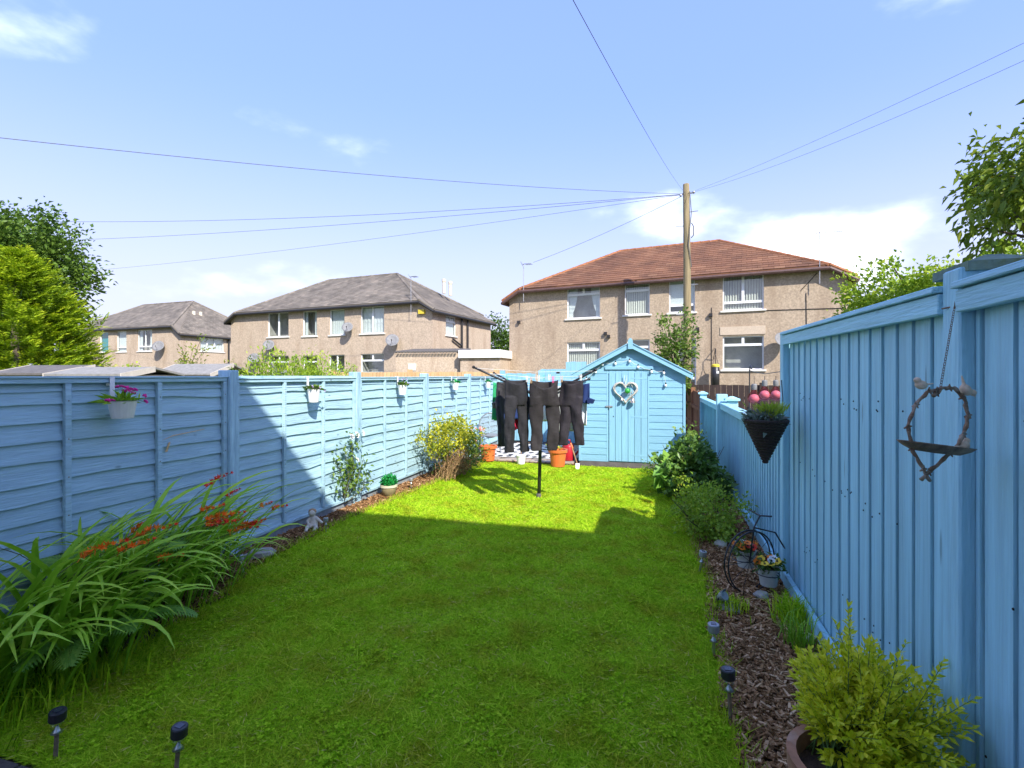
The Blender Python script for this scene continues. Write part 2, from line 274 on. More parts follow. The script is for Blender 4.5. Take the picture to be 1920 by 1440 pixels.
# ---------------------------------------------------------------- mesh helpers
class MB:
    def __init__(s): s.v = []; s.f = []
    def add(s, vs, fs):
        o = len(s.v); s.v += [tuple(v) for v in vs]; s.f += [tuple(i + o for i in f) for f in fs]; return s
    def box(s, x0, y0, z0, x1, y1, z1):
        return s.add([(x0, y0, z0), (x1, y0, z0), (x1, y1, z0), (x0, y1, z0), (x0, y0, z1), (x1, y0, z1), (x1, y1, z1), (x0, y1, z1)],
                     [(0, 3, 2, 1), (4, 5, 6, 7), (0, 1, 5, 4), (1, 2, 6, 5), (2, 3, 7, 6), (3, 0, 4, 7)])
    def hexa(s, p):
        return s.add(p, [(0, 3, 2, 1), (4, 5, 6, 7), (0, 1, 5, 4), (1, 2, 6, 5), (2, 3, 7, 6), (3, 0, 4, 7)])
    def prism(s, poly, vec):
        n = len(poly); vec = Vector(vec); b = [Vector(p) for p in poly]
        return s.add(b + [p + vec for p in b], [tuple(range(n - 1, -1, -1)), tuple(range(n, 2 * n))] + [(i, (i + 1) % n, n + (i + 1) % n, n + i) for i in range(n)])
    def tube(s, pts, r, n=8, cap=True, closed=False, flat=1.0):
        pts = [Vector(p) for p in pts]; m = len(pts)
        rr = r if isinstance(r, (list, tuple)) else [r] * m
        vs = []; fs = []; prev = None
        for i, p in enumerate(pts):
            if closed: t = pts[(i + 1) % m] - pts[i - 1]
            else: t = pts[min(i + 1, m - 1)] - pts[max(i - 1, 0)]
            t.normalize()
            if prev is None:
                a = Vector((0, 0, 1)) if abs(t.z) < 0.9 else Vector((1, 0, 0))
                u = t.cross(a).normalized()
            else:
                u = (prev - t * prev.dot(t)).normalized()
            prev = u; w = t.cross(u)
            for k in range(n):
                an = 2 * math.pi * k / n
                vs.append(p + (u * math.cos(an) + w * math.sin(an) * flat) * rr[i])
        for i in range(m if closed else m - 1):
            a = i * n; b = ((i + 1) % m) * n
            for k in range(n): fs.append((a + k, a + (k + 1) % n, b + (k + 1) % n, b + k))
        if cap and not closed:
            fs.append(tuple(range(n - 1, -1, -1))); fs.append(tuple(range((m - 1) * n, m * n)))
        return s.add(vs, fs)
    def lathe(s, prof, n=20, c=(0, 0, 0), cap=True):
        vs = []; fs = []
        for r, z in prof:
            for k in range(n):
                a = 2 * math.pi * k / n; vs.append((c[0] + r * math.cos(a), c[1] + r * math.sin(a), c[2] + z))
        for i in range(len(prof) - 1):
            for k in range(n):
                fs.append((i * n + k, i * n + (k + 1) % n, (i + 1) * n + (k + 1) % n, (i + 1) * n + k))
        if cap: fs.append(tuple(range(n - 1, -1, -1))); fs.append(tuple(range((len(prof) - 1) * n, len(prof) * n)))
        return s.add(vs, fs)
    def ball(s, c, r, n=12, m=8):
        rx, ry, rz = r if isinstance(r, (list, tuple)) else (r, r, r)
        vs = [(c[0], c[1], c[2] - rz)]; fs = []
        for j in range(1, m):
            ph = -math.pi / 2 + math.pi * j / m
            for k in range(n):
                a = 2 * math.pi * k / n; vs.append((c[0] + rx * math.cos(ph) * math.cos(a), c[1] + ry * math.cos(ph) * math.sin(a), c[2] + rz * math.sin(ph)))
        vs.append((c[0], c[1], c[2] + rz)); e = len(vs) - 1
        for k in range(n):
            fs.append((0, 1 + (k + 1) % n, 1 + k)); fs.append((e, 1 + (m - 2) * n + k, 1 + (m - 2) * n + (k + 1) % n))
            for j in range(m - 2):
                a = 1 + j * n; b = a + n; fs.append((a + k, a + (k + 1) % n, b + (k + 1) % n, b + k))
        return s.add(vs, fs)
    def loft(s, rings, cap=False):
        n = len(rings[0]); vs = [p for r in rings for p in r]; fs = []
        for i in range(len(rings) - 1):
            for k in range(n): fs.append((i * n + k, i * n + (k + 1) % n, (i + 1) * n + (k + 1) % n, (i + 1) * n + k))
        if cap: fs.append(tuple(range(n - 1, -1, -1))); fs.append(tuple(range((len(rings) - 1) * n, len(rings) * n)))
        return s.add(vs, fs)
    def xform(s, M, start=0):
        s.v[start:] = [tuple(M @ Vector(v)) for v in s.v[start:]]; return s
    def mesh(s, name, material, smooth=False):
        me = bpy.data.meshes.new(name); me.from_pydata(s.v, [], s.f)
        if material: me.materials.append(MATS[material])
        if smooth: me.polygons.foreach_set('use_smooth', [True] * len(me.polygons))
        me.update(); return me
    def build(s, name, material, parent=None, smooth=False, bevel=0, loc=None, rot=None, solid=0, remesh=0, sub=0, label=None):
        o = bpy.data.objects.new(name, s.mesh(name, material, smooth)); COL.objects.link(o)
        if parent: o.parent = parent
        if loc is not None: o.location = loc
        if rot is not None: o.rotation_euler = rot
        if remesh:
            m = o.modifiers.new('r', 'REMESH'); m.mode = 'VOXEL'; m.voxel_size = remesh; m.use_smooth_shade = True
            m2 = o.modifiers.new('s', 'SMOOTH'); m2.iterations = 4; m2.factor = 0.5
        if solid: m = o.modifiers.new('t', 'SOLIDIFY'); m.thickness = solid; m.offset = 0
        if sub: m = o.modifiers.new('u', 'SUBSURF'); m.levels = sub; m.render_levels = sub
        if bevel: m = o.modifiers.new('b', 'BEVEL'); m.width = bevel; m.segments = 1; m.limit_method = 'ANGLE'
        if label: o['label'] = label
        return o
def tag(o, label, cat=None, group=None, kind=None):
    o['label'] = label
    if cat: o['category'] = cat
    if group: o['group'] = group
    if kind: o['kind'] = kind
    return o
def thing(name, label, cat, loc=(0, 0, 0), rz=0.0, group=None):
    o = bpy.data.objects.new(name, None); COL.objects.link(o); o.empty_display_size = 0.1
    o.location = loc; o.rotation_euler = (0, 0, rz)
    return tag(o, label, cat, group)
def struct(o): o['kind'] = 'structure'; return o
def inst(name, me, parent, loc=(0, 0, 0), rot=(0, 0, 0), scale=(1, 1, 1)):
    o = bpy.data.objects.new(name, me); COL.objects.link(o); o.parent = parent
    o.location = loc; o.rotation_euler = rot; o.scale = scale; return o
def copy_tree(src, parent=None):
    c = src.copy(); COL.objects.link(c); c.parent = parent
    for ch in list(src.children): copy_tree(ch, c)
    return c
def holes(x0, x1, z0, z1, hs):
    """rectangle less openings, as cells"""
    xs = sorted({x0, x1, *[h[0] for h in hs], *[h[1] for h in hs]}); zs = sorted({z0, z1, *[h[2] for h in hs], *[h[3] for h in hs]})
    out = []
    for j in range(len(zs) - 1):
        run = None
        for i in range(len(xs) - 1):
            cx = (xs[i] + xs[i + 1]) / 2; cz = (zs[j] + zs[j + 1]) / 2
            inside = any(h[0] < cx < h[1] and h[2] < cz < h[3] for h in hs)
            if inside:
                if run: out.append((run[0], run[1], zs[j], zs[j + 1])); run = None
            else: run = (run[0] if run else xs[i], xs[i + 1])
        if run: out.append((run[0], run[1], zs[j], zs[j + 1]))
    return out
# ---- numpy meshes: many small faces in one mesh, with a random value per face
def np_obj(name, V, Fc, material, parent=None, rnd=None, kind='stuff', loc=None):
    me = bpy.data.meshes.new(name); V = np.asarray(V, np.float32); Fc = np.asarray(Fc, np.int32); k = Fc.shape[1]
    me.vertices.add(len(V)); me.vertices.foreach_set('co', V.ravel())
    me.loops.add(Fc.size); me.loops.foreach_set('vertex_index', Fc.ravel())
    me.polygons.add(len(Fc)); me.polygons.foreach_set('loop_start', np.arange(0, Fc.size, k, dtype=np.int32))
    me.polygons.foreach_set('use_smooth', np.zeros(len(Fc), bool)) if k == 4 else None
    me.update(calc_edges=True); me.materials.append(MATS[material])
    if rnd is not None:
        a = me.attributes.new('rnd', 'FLOAT', 'FACE'); a.data.foreach_set('value', np.asarray(rnd, np.float32))
    o = bpy.data.objects.new(name, me); COL.objects.link(o)
    if parent: o.parent = parent
    if loc is not None: o.location = loc
    if kind: o['kind'] = kind
    return o
def unit(a): return a / np.maximum(np.linalg.norm(a, axis=1, keepdims=True), 1e-9)
def leaf_mesh(P, D, size, width=0.5, fold=0.25, droop=0.0, rng=RNG, up=None):
    """one folded leaf per point: four corners, two triangles; D is the way it points"""
    n = len(P); D = unit(D); size = np.broadcast_to(np.asarray(size, float), (n,))[:, None]
    side = unit(np.cross(D, (rng.normal(size=(n, 3)) * 0.5 + (0, 0, 1)) if up is None else up)); nor = np.cross(side, D)
    b = P; t = P + D * size + np.array((0, 0, -1.0)) * droop * size
    mid = P + D * size * 0.45
    l = mid + side * size * width * 0.5 + nor * size * fold * width; r = mid - side * size * width * 0.5 + nor * size * fold * width
    V = np.stack([b, l, t, r], 1).reshape(-1, 3)
    i = np.arange(n)[:, None] * 4
    Fc = np.concatenate([i + (0, 2, 1), i + (0, 3, 2)], 1).reshape(-1, 3)
    return V, Fc
def lumpy(dirs, seed, amp=0.25):
    r = np.random.default_rng(seed); s = np.zeros(len(dirs))
    for _ in range(5):
        k = r.normal(size=3) * 3.0; s += np.sin(dirs @ k + r.uniform(0, 6.28))
    return 1 + amp * s / 2.2
def crown(center, radii, K, per, spread, seed, shell=0.35, amp=0.25, zmin=None):
    r = np.random.default_rng(seed)
    d = unit(r.normal(size=(K, 3))); rad = (shell + (1 - shell) * r.random(K) ** 0.6) * lumpy(d, seed, amp)
    tips = d * rad[:, None] * np.asarray(radii)
    P = np.repeat(tips, per, 0) + r.normal(size=(K * per, 3)) * spread
    out = np.repeat(d, per, 0); P = P + np.asarray(center)
    cv = np.repeat(r.random(K), per)
    if zmin is not None:
        k = P[:, 2] > zmin; P, out, cv = P[k], out[k], cv[k]
    return P, out, cv, tips + np.asarray(center), r
def foliage(name, parent, material, center, radii, K, per, spread, seed, size, width=0.55, upb=0.3, shell=0.35, amp=0.25, zmin=None, droop=0.1, jit=0.8, tone=0.5):
    P, out, cv, tips, r = crown(center, radii, K, per, spread, seed, shell, amp, zmin)
    D = out + r.normal(size=P.shape) * jit + np.array((0, 0, upb)); s = size * r.uniform(0.6, 1.3, len(P))
    V, Fc = leaf_mesh(P, D, s, width, 0.25, droop, r)
    rnd = np.clip(tone + (cv - 0.5) * 0.55 + r.normal(size=len(P)) * 0.17, 0, 1)
    o = np_obj(name, V, Fc, material, parent, np.repeat(rnd, 2)); return o, tips
def branches(name, parent, base, tips, material, r0, r1, n=6, seed=1, fork=0.45, top=None):
    """trunk and limbs reaching for the given points"""
    rr = random.Random(seed); m = MB(); base = Vector(base); tips = [Vector(t) for t in tips]
    top = Vector(top) if top is not None else sum(tips, Vector()) / len(tips)
    k = [base.lerp(top, t) + Vector((rr.uniform(-1, 1), rr.uniform(-1, 1), 0)) * r0 * 0.8 * (0 < t < 1) for t in (0, .25, .5, .75, 1)]
    m.tube(k, [r0, r0 * .85, r0 * .7, r0 * .5, r0 * .3], 8)
    for t in tips:
        s = fork + (1 - fork) * rr.random() * 0.9; a = base.lerp(top, min(s, 0.97)); mid = a.lerp(t, 0.5) + Vector((0, 0, (t - a).length * 0.12))
        m.tube([a, mid, t], [r0 * 0.32, r0 * 0.2, r1], 5)
    return m.build(name, material, parent, smooth=True)
# ================================================================ the setting
def sheet(name, pts, z, material):
    m = MB(); m.add([(x, y, z) for x, y in pts], [tuple(range(len(pts)))]); return struct(m.build(name, material))
sheet('ground', [(-600, -600), (600, -600), (600, 600), (-600, 600)], -0.035, 'earth')
sheet('garden_bed', [(-3.58, 1.2), (0.93, 1.2), (0.93, 14.4), (-3.58, 11.55)], -0.012, 'soil')
LEFT_EDGE = [(-3.15, 1.42), (-2.95, 1.9), (-2.86, 2.3), (-2.93, 2.9), (-3.12, 3.35), (-3.2, 4.2), (-3.22, 5.0), (-3.17, 5.8), (-3.12, 6.6), (-3.02, 7.4), (-2.95, 8.1), (-2.98, 8.62)]
RIGHT_EDGE = [(0.34, 1.42), (0.31, 2.1), (0.27, 2.6), (0.28, 3.2), (0.33, 4.0), (0.30, 4.8), (0.24, 5.6), (0.2, 6.4), (0.16, 7.2), (0.1, 8.0), (0.05, 8.74)]
def smooth_edge(e, seed):
    r = random.Random(seed); out = []
    for (a, b), (c, d) in zip(e, e[1:]):
        for k in range(6):
            t = k / 6; out.append((a + (c - a) * t + r.uniform(-.022, .022), b + (d - b) * t))
    return out + [e[-1]]
LE = smooth_edge(LEFT_EDGE, 1); RE = smooth_edge(RIGHT_EDGE, 2)
lawn_poly = RE + [(-1.35, 8.76)] + LE[::-1]
sheet('lawn', lawn_poly, 0.0, 'turf_base')

# patio by the house: dark slabs, each its own piece
pat = struct(MB().box(-3.55, -0.7, -0.03, 0.9, 1.395, -0.004).build('patio', 'soil'))
for i in range(8):
    for j in range(3):
        x0 = -3.52 + i * 0.55; y0 = -0.28 + j * 0.56
        if x0 + 0.54 > 0.9: continue
        MB().box(x0, y0, -0.002, x0 + 0.538, y0 + 0.548, 0.028 + random.uniform(-.003, .003)).build('slab', 'dark_slab', pat, bevel=0.006)
# small paved rest place at the end of the garden
rear = struct(MB().box(-3.3, 8.86, -0.03, -1.42, 11.4, -0.006).build('rear_patio', 'soil'))
yy = 8.88
for j, dy in enumerate((0.42, 0.62, 0.62, 0.62)):
    xx = -3.28 + (0.2 if j % 2 else 0)
    while xx < -1.5:
        w = random.choice((0.44, 0.6, 0.6)); x1 = min(xx + w, -1.43)
        if x1 - xx > 0.1: MB().box(xx, yy, -0.004, x1 - 0.012, yy + dy - 0.012, 0.03 + random.uniform(-.004, .004)).build('slab', 'paving', rear, bevel=0.008)
        xx += w
    yy += dy

# ---- grass
def edge_x(e, y): return np.interp(y, [p[1] for p in e], [p[0] for p in e])
def scatter_lawn(n, seed):
    r = np.random.default_rng(seed); out = []
    while sum(map(len, out)) < n:
        x = r.uniform(-3.3, 0.42, n); y = r.uniform(1.42, 8.8, n)
        d = -x * SN + y * CS
        keep = (x > edge_x(LE, y) - 0.02) & (x < edge_x(RE, y) + 0.03) & (y < 8.77 - 0.0 * x) & (r.random(n) < np.clip((2.4 / d) ** 1.35, 0.12, 1))
        keep &= ((x * CS + y * SN) / d > -1.15)
        out.append(np.stack([x[keep], y[keep]], 1))
    return np.concatenate(out)[:n], r
NB = 520000
P2, r = scatter_lawn(NB, 5)
dep = -P2[:, 0] * SN + P2[:, 1] * CS
ang = r.uniform(0, 6.283, NB); hgt = r.uniform(0.006, 0.020, NB) * np.where(r.random(NB) < 0.05, 2.2, 1.0) * (1 + .35 * np.sin(P2[:, 0] * 5.1 + 2 * np.sin(P2[:, 1] * 3.3)) * np.sin(P2[:, 1] * 4.7)); wid = r.uniform(0.0022, 0.0042, NB) * np.clip(dep / 3.0, 1, 2.2)
lean = r.uniform(1.0, 4.0, NB) * hgt; la = r.uniform(0, 6.283, NB)
cx, cy = np.cos(ang) * wid, np.sin(ang) * wid
z0 = np.full(NB, -0.003)
V = np.stack([np.stack([P2[:, 0] - cx, P2[:, 1] - cy, z0], 1), np.stack([P2[:, 0] + cx, P2[:, 1] + cy, z0], 1),
              np.stack([P2[:, 0] + np.cos(la) * lean, P2[:, 1] + np.sin(la) * lean, hgt], 1)], 1).reshape(-1, 3)
lawn_grass = np_obj('grass', V, np.arange(NB * 3).reshape(-1, 3), 'grass', None, np.clip(r.normal(0.50, 0.32, NB), 0, 1))
tag(lawn_grass, 'short mossy green lawn grass running down to the shed', 'grass', kind='stuff')
# clover and broad weeds in the grass
NC = 5200; P2, r = scatter_lawn(NC, 6); P2[700:] = P2[:150][r.integers(0, 150, NC - 700)] + r.normal(0, 0.045, (NC - 700, 2))
kk = (P2[:, 0] > edge_x(LE, P2[:, 1])) & (P2[:, 0] < edge_x(RE, P2[:, 1])) & (P2[:, 1] > 1.43) & (P2[:, 1] < 8.7); P2 = P2[kk]; NC = len(P2)
P3 = np.column_stack([P2, r.uniform(0.012, 0.026, NC)]); P3 = np.repeat(P3, 3, 0)
an = np.repeat(r.uniform(0, 6.28, NC), 3) + np.tile([0, 2.09, 4.19], NC)
D = np.column_stack([np.cos(an), np.sin(an), np.full(len(an), 0.25)])
V, Fc = leaf_mesh(P3, D, r.uniform(0.008, 0.017, NC * 3), 0.95, 0.1, 0.0, r)
tag(np_obj('clover', V, Fc, 'grass', None, np.repeat(np.clip(r.normal(0.6, 0.2, NC * 3), 0, 1), 2)), 'tiny clover and weed leaves scattered through the lawn', 'clover', kind='stuff')
# dry straw lying in patches, and a few fallen petals
NS = 11000; P2, r = scatter_lawn(NS, 8); c_ = P2[:260]; P2 = np.concatenate([P2[:3500], c_[r.integers(0, 260, NS - 3500)] + r.normal(0, .07, (NS - 3500, 2))]); kk = (P2[:, 0] > edge_x(LE, P2[:, 1])) & (P2[:, 0] < edge_x(RE, P2[:, 1])) & (P2[:, 1] > 1.43) & (P2[:, 1] < 8.7); P2 = P2[kk]; NS = len(P2)
a = r.uniform(0, 6.28, NS); D = np.column_stack([np.cos(a), np.sin(a), r.uniform(-.1, .35, NS)])
V, Fc = leaf_mesh(np.column_stack([P2, r.uniform(.006, .016, NS)]), D, r.uniform(.015, .045, NS), .11, .1, 0, r)
tag(np_obj('straw', V, Fc, 'straw', None, np.repeat(r.random(NS), 2)), 'dry straw-coloured blades lying in patches in the lawn', 'straw', kind='stuff')
# longer tufts where the mower does not reach
ys = RNG.uniform(1.5, 8.7, 5200); sidel = RNG.random(5200) < 0.5
xs = np.where(sidel, edge_x(LE, ys) + RNG.normal(-0.02, 0.03, 5200), edge_x(RE, ys) + RNG.normal(0.02, 0.035, 5200))
hh = RNG.uniform(0.03, 0.085, 5200); a = RNG.uniform(0, 6.28, 5200); l2 = hh * RNG.uniform(0.2, 1.0, 5200)
V = np.stack([np.stack([xs - np.cos(a) * .0035, ys - np.sin(a) * .0035, ys * 0 - .01], 1), np.stack([xs + np.cos(a) * .0035, ys + np.sin(a) * .0035, ys * 0 - .01], 1), np.stack([xs + np.sin(a) * l2, ys + np.cos(a) * l2, hh], 1)], 1).reshape(-1, 3)
tag(np_obj('edge_grass', V, np.arange(15600).reshape(-1, 3), 'grass', None, RNG.random(5200)), 'longer uncut grass along both borders of the lawn', 'grass', kind='stuff')
# ---- bark mulch
def chips(name, label, n, xf, yr, seed):
    r = np.random.default_rng(seed); y = r.uniform(*yr, n); x = xf(y, r, n)
    L_ = 0.006 + 0.030 * r.random(n) ** 1.8; W_ = r.uniform(0.0025, 0.0085, n); T_ = r.uniform(0.001, 0.0035, n)
    yaw = r.uniform(0, 6.28, n); pit = r.normal(0, 0.33, n)
    u = np.stack([np.cos(yaw) * np.cos(pit), np.sin(yaw) * np.cos(pit), np.sin(pit)], 1)
    v = np.stack([-np.sin(yaw), np.cos(yaw), r.normal(0, 0.3, n)], 1); v = unit(v); w = np.cross(u, v)
    c = np.stack([x, y, r.uniform(-0.008, 0.018, n)], 1)
    V = np.stack([c + a * u * L_[:, None] + b * v * W_[:, None] + t * w * T_[:, None] for a, b, t in
                  ((-1, -.6, -1), (1, -1, -1), (.8, 1, -1), (-1, .7, -1), (-1, -.6, 1), (1, -1, 1), (.8, 1, 1), (-1, .7, 1))], 1).reshape(-1, 3)
    i = np.arange(n)[:, None] * 8
    Fc = np.concatenate([i + f for f in ((4, 5, 6, 7), (0, 1, 5, 4), (1, 2, 6, 5), (2, 3, 7, 6), (3, 0, 4, 7))], 1).reshape(-1, 4)
    o = np_obj(name, V, Fc, 'bark_chip', None, np.repeat(np.clip(r.beta(1.3, 2.2, n), 0, 1), 5)); return tag(o, label, 'mulch', kind='stuff')
chips('bark_mulch', 'dark bark mulch in the bed along the tall blue fence', 34000, lambda y, r, n: edge_x(RE, y) + 0.02 + (0.9 - edge_x(RE, y)) * r.random(n), (1.3, 8.6), 21)
chips('bark_mulch', 'narrow strip of bark mulch along the horizontal board fence', 15000, lambda y, r, n: -3.55 + (edge_x(LE, y) + 3.53) * r.random(n), (2.4, 8.8), 22)
chips('bark_mulch', 'bark mulch and litter around the paving by the shed', 4000, lambda y, r, n: r.uniform(-3.5, -1.4, n), (8.75, 11.4), 23)

# ================================================================ houses
TILE = {}
def tile_mesh(material):
    if material not in TILE:
        m = MB(); m.hexa([(0, 0, 0), (1, 0, 0), (1, 1.12, -0.012), (0, 1.12, -0.012), (0, 0, 0.026), (1, 0, 0.026), (1, 1.12, 0.006), (0, 1.12, 0.006)])
        TILE[material] = m.mesh('roof_tile', material)
    return TILE[material]
def tile_spots(e0, e1, r0, r1, tw, th):
    """places for tiles on the slope between the eave e0-e1 and the top r0-r1"""
    e0, e1, r0, r1 = map(Vector, (e0, e1, r0, r1)); u = (e1 - e0).normalized(); n = u.cross((r0 - e0)).normalized()
    if n.z < 0: n = -n
    v = n.cross(u).normalized()
    if v.z < 0: v = -v
    hgt = (r0 - e0).dot(v); rows = int(hgt / th); out = []
    for j in range(rows):
        t = (j + 0.5) * th / hgt
        a = e0.lerp(r0, t); b = e1.lerp(r1, t); x = (a - e0).dot(u); x1 = (b - e0).dot(u)
        x0 = x; k = math.floor((x0 - (tw / 2 if j % 2 else 0)) / tw)
        while True:
            s = k * tw + (tw / 2 if j % 2 else 0); e = s + tw; k += 1
            if s >= x1: break
            s2 = max(s, x0); e2 = min(e, x1)
            if e2 - s2 > 0.03: out.append((e0 + u * s2 + v * (j * th) + n * 0.012, u, v, n, e2 - s2 - 0.008, th))
    return out
def tiles_joined(name, parent, spots, material):
    base = np.array([(0, 0, 0), (1, 0, 0), (1, 1.12, -0.012), (0, 1.12, -0.012), (0, 0, 0.026), (1, 0, 0.026), (1, 1.12, 0.006), (0, 1.12, 0.006)])
    O = np.array([s[0] for s in spots]); U = np.array([s[1] * s[4] for s in spots]); Vv = np.array([s[2] * s[5] for s in spots]); Nn = np.array([s[3] for s in spots])
    V = (O[:, None] + base[None, :, 0:1] * U[:, None] + base[None, :, 1:2] * Vv[:, None] + base[None, :, 2:3] * Nn[:, None]).reshape(-1, 3)
    i = np.arange(len(spots))[:, None] * 8
    Fc = np.concatenate([i + f for f in ((4, 5, 6, 7), (0, 1, 5, 4), (1, 2, 6, 5), (3, 0, 4, 7))], 1).reshape(-1, 4)
    return np_obj(name, V, Fc, material, parent)
def wavy(m, x0, x1, z0, z1, y, n=28, amp=0.02, waves=7, sag=0):
    vs = []; fs = []
    for i in range(n + 1):
        t = i / n; x = x0 + (x1 - x0) * t; yy = y + amp * math.sin(t * waves * 6.28) + amp * .4 * math.sin(t * waves * 15.1)
        vs += [(x, yy, z0), (x + sag * (1 - t), yy, z1)]
    for i in range(n): fs.append((2 * i, 2 * i + 2, 2 * i + 3, 2 * i + 1))
    m.add(vs, fs)
def window(parent, x0, x1, z0, z1, lights, inside='room', fr=0.065, sill=True, flip=None):
    """white frame set back in its opening; lights are panes as fractions (u0,u1,v0,v1)"""
    w, h = x1 - x0, z1 - z0; hs = []
    for u0, u1, v0, v1 in lights: hs.append((x0 + w * u0 + fr * .8, x0 + w * u1 - fr * .8, z0 + h * v0 + fr * .8, z0 + h * v1 - fr * .8))
    m = MB()
    for a, b, c, d in holes(x0, x1, z0, z1, hs): m.box(a, 0.07, c, b, 0.135, d)
    for a, b, c, d in hs:                                                            # room behind each light
        pass
    wo = m.build('window', 'upvc', parent)
    for a, b, c, d in hs: MB().box(a + .001, 0.098, c + .001, b - .001, 0.106, d - .001).build('pane', 'glass', wo)
    if sill: MB().box(x0 - 0.10, -0.07, z0 - 0.085, x1 + 0.10, 0.068, z0 - 0.003).build('sill', 'sill', wo, bevel=0.01)
    rm = MB(); X0, X1, Y0, Y1, Z0, Z1 = x0 + .01, x1 - .01, 0.14, 0.75, z0 + .01, z1 - .01
    rm.add([(X0, Y0, Z0), (X1, Y0, Z0), (X1, Y0, Z1), (X0, Y0, Z1), (X0, Y1, Z0), (X1, Y1, Z0), (X1, Y1, Z1), (X0, Y1, Z1)], [(4, 5, 6, 7), (0, 1, 5, 4), (3, 7, 6, 2), (0, 4, 7, 3), (1, 2, 6, 5)])
    rm.build('room_lining', 'room', wo)
    if inside == 'net':
        c = MB(); wavy(c, x0 + .05, x1 - .05, z0 + .05, z1 - .05, 0.20); c.build('net_curtain', 'net', wo, smooth=True)
    if inside == 'curtains':
        for s in (0, 1):
            c = MB(); wavy(c, x0 + .05 if s == 0 else x1 - .05 - w * .24, x0 + .05 + w * .2 if s == 0 else x1 - .05, z0 + .05, z1 - .05, 0.2, 16, .02, 4); c.build('curtain', 'net', wo, smooth=True)
    if inside == 'teal':
        c = MB(); wavy(c, x0 + .05, x1 - .05, z0 + .05, z1 - .05, 0.20); c.build('curtain', 'teal_cloth', wo, smooth=True)
    if inside == 'tiedcurtain':
        for s in (0, 1):
            c = MB(); xx = x0 + .05 if s == 0 else x1 - .05; q = 1 if s == 0 else -1
            for k in range(6):
                t0, t1 = k / 6, (k + 1) / 6; wd = lambda t: w * (0.17 - 0.11 * min(1, t * 1.1) ** 2) if t < 0.9 else w * .08
                za, zb = z1 - .05 - (h - .1) * t0, z1 - .05 - (h - .1) * t1
                c.add([(xx, .2, za), (xx + q * wd(t0) * 1.6, .22, za), (xx + q * wd(t1) * 1.6, .22, zb), (xx, .2, zb)], [(0, 1, 2, 3)])
            c.build('curtain', 'net', wo)
    if inside == 'blind':
        c = MB(); n = max(4, int(w / 0.115))
        for k in range(n):
            xx = x0 + .06 + (w - .12) * (k + .5) / n
            c.add([(xx - .035, .17, z0 + .06), (xx + .035, .215, z0 + .06), (xx + .035, .215, z1 - .06), (xx - .035, .17, z1 - .06)], [(0, 1, 2, 3)])
        c.build('vertical_blind', 'blind', wo)
    if inside == 'roller':
        MB().box(x0 + .05, .18, z0 + h * .2, x1 - .05, .19, z1 - .05).build('roller_blind', 'net', wo)
    if inside == 'halfnet':
        c = MB(); wavy(c, x0 + .05, x1 - .05, z0 + .05, z0 + h * .3, 0.2); c.build('net_curtain', 'net', wo, smooth=True)
    return wo
TWO = [(0, .5, 0, 1), (.5, 1, 0, 1)]; ONE = [(0, 1, 0, 1)]; TOP2 = [(0, .5, .74, 1), (.5, 1, .74, 1), (0, 1, 0, .74)]; TOP1 = [(0, 1, .74, 1), (0, 1, 0, .74)]
BOT1 = [(0, .5, .22, 1), (.5, 1, .22, 1), (0, 1, 0, .22)]; BOT0 = [(0, 1, .22, 1), (0, 1, 0, .22)]
def dish(parent, x, z, r, face=(0.45, -0.8, 0.42)):
    f = Vector(face).normalized(); m = MB(); c = Vector((x, -0.42, z)); q = f.to_track_quat('Z', 'Y').to_matrix().to_4x4()
    m.lathe([(0.001, -.10 * r), (r * .35, -.07 * r), (r * .7, .02 * r), (r, .16 * r), (r, .18 * r), (r * .7, .05 * r), (r * .35, -.04 * r), (0.001, -.07 * r)], 20, cap=False)
    m.xform(Matrix.Translation(c) @ q)
    m2 = MB(); m2.tube([(x, 0.01, z - .12), (x, -.2, z - .12), c - f * .06], .02, 6); m2.tube([c - f * .03 + Vector((0, 0, -r * .8)), c + f * r * 1.1 + Vector((0, 0, -r * .5))], .014, 5); m2.ball(c + f * r * 1.1 + Vector((0, 0, -r * .45)), .045, 8, 6)
    d = m.build('satellite_dish', 'dish_grey', parent, smooth=True); m2.build('dish_arm', 'gutter_dark', d)
def aerial(parent, x, y, z0, z1, dirx=1, ln=0.9):
    m = MB(); m.tube([(x, y, z0), (x, y, z1)], .018, 6); m.tube([(x - .12 * dirx, y, z1 - .02), (x + ln * dirx, y - .1, z1 - .1)], .012, 5)
    for k in range(8): m.tube([(x + ln * dirx * (.25 + .09 * k), y - .2, z1 - .06), (x + ln * dirx * (.25 + .09 * k), y + .16, z1 - .06)], .008, 4)
    m.tube([(x - .1 * dirx, y - .15, z1 + .08), (x - .1 * dirx, y + .15, z1 - .1)], .012, 4); m.build('aerial', 'grey_metal', parent)
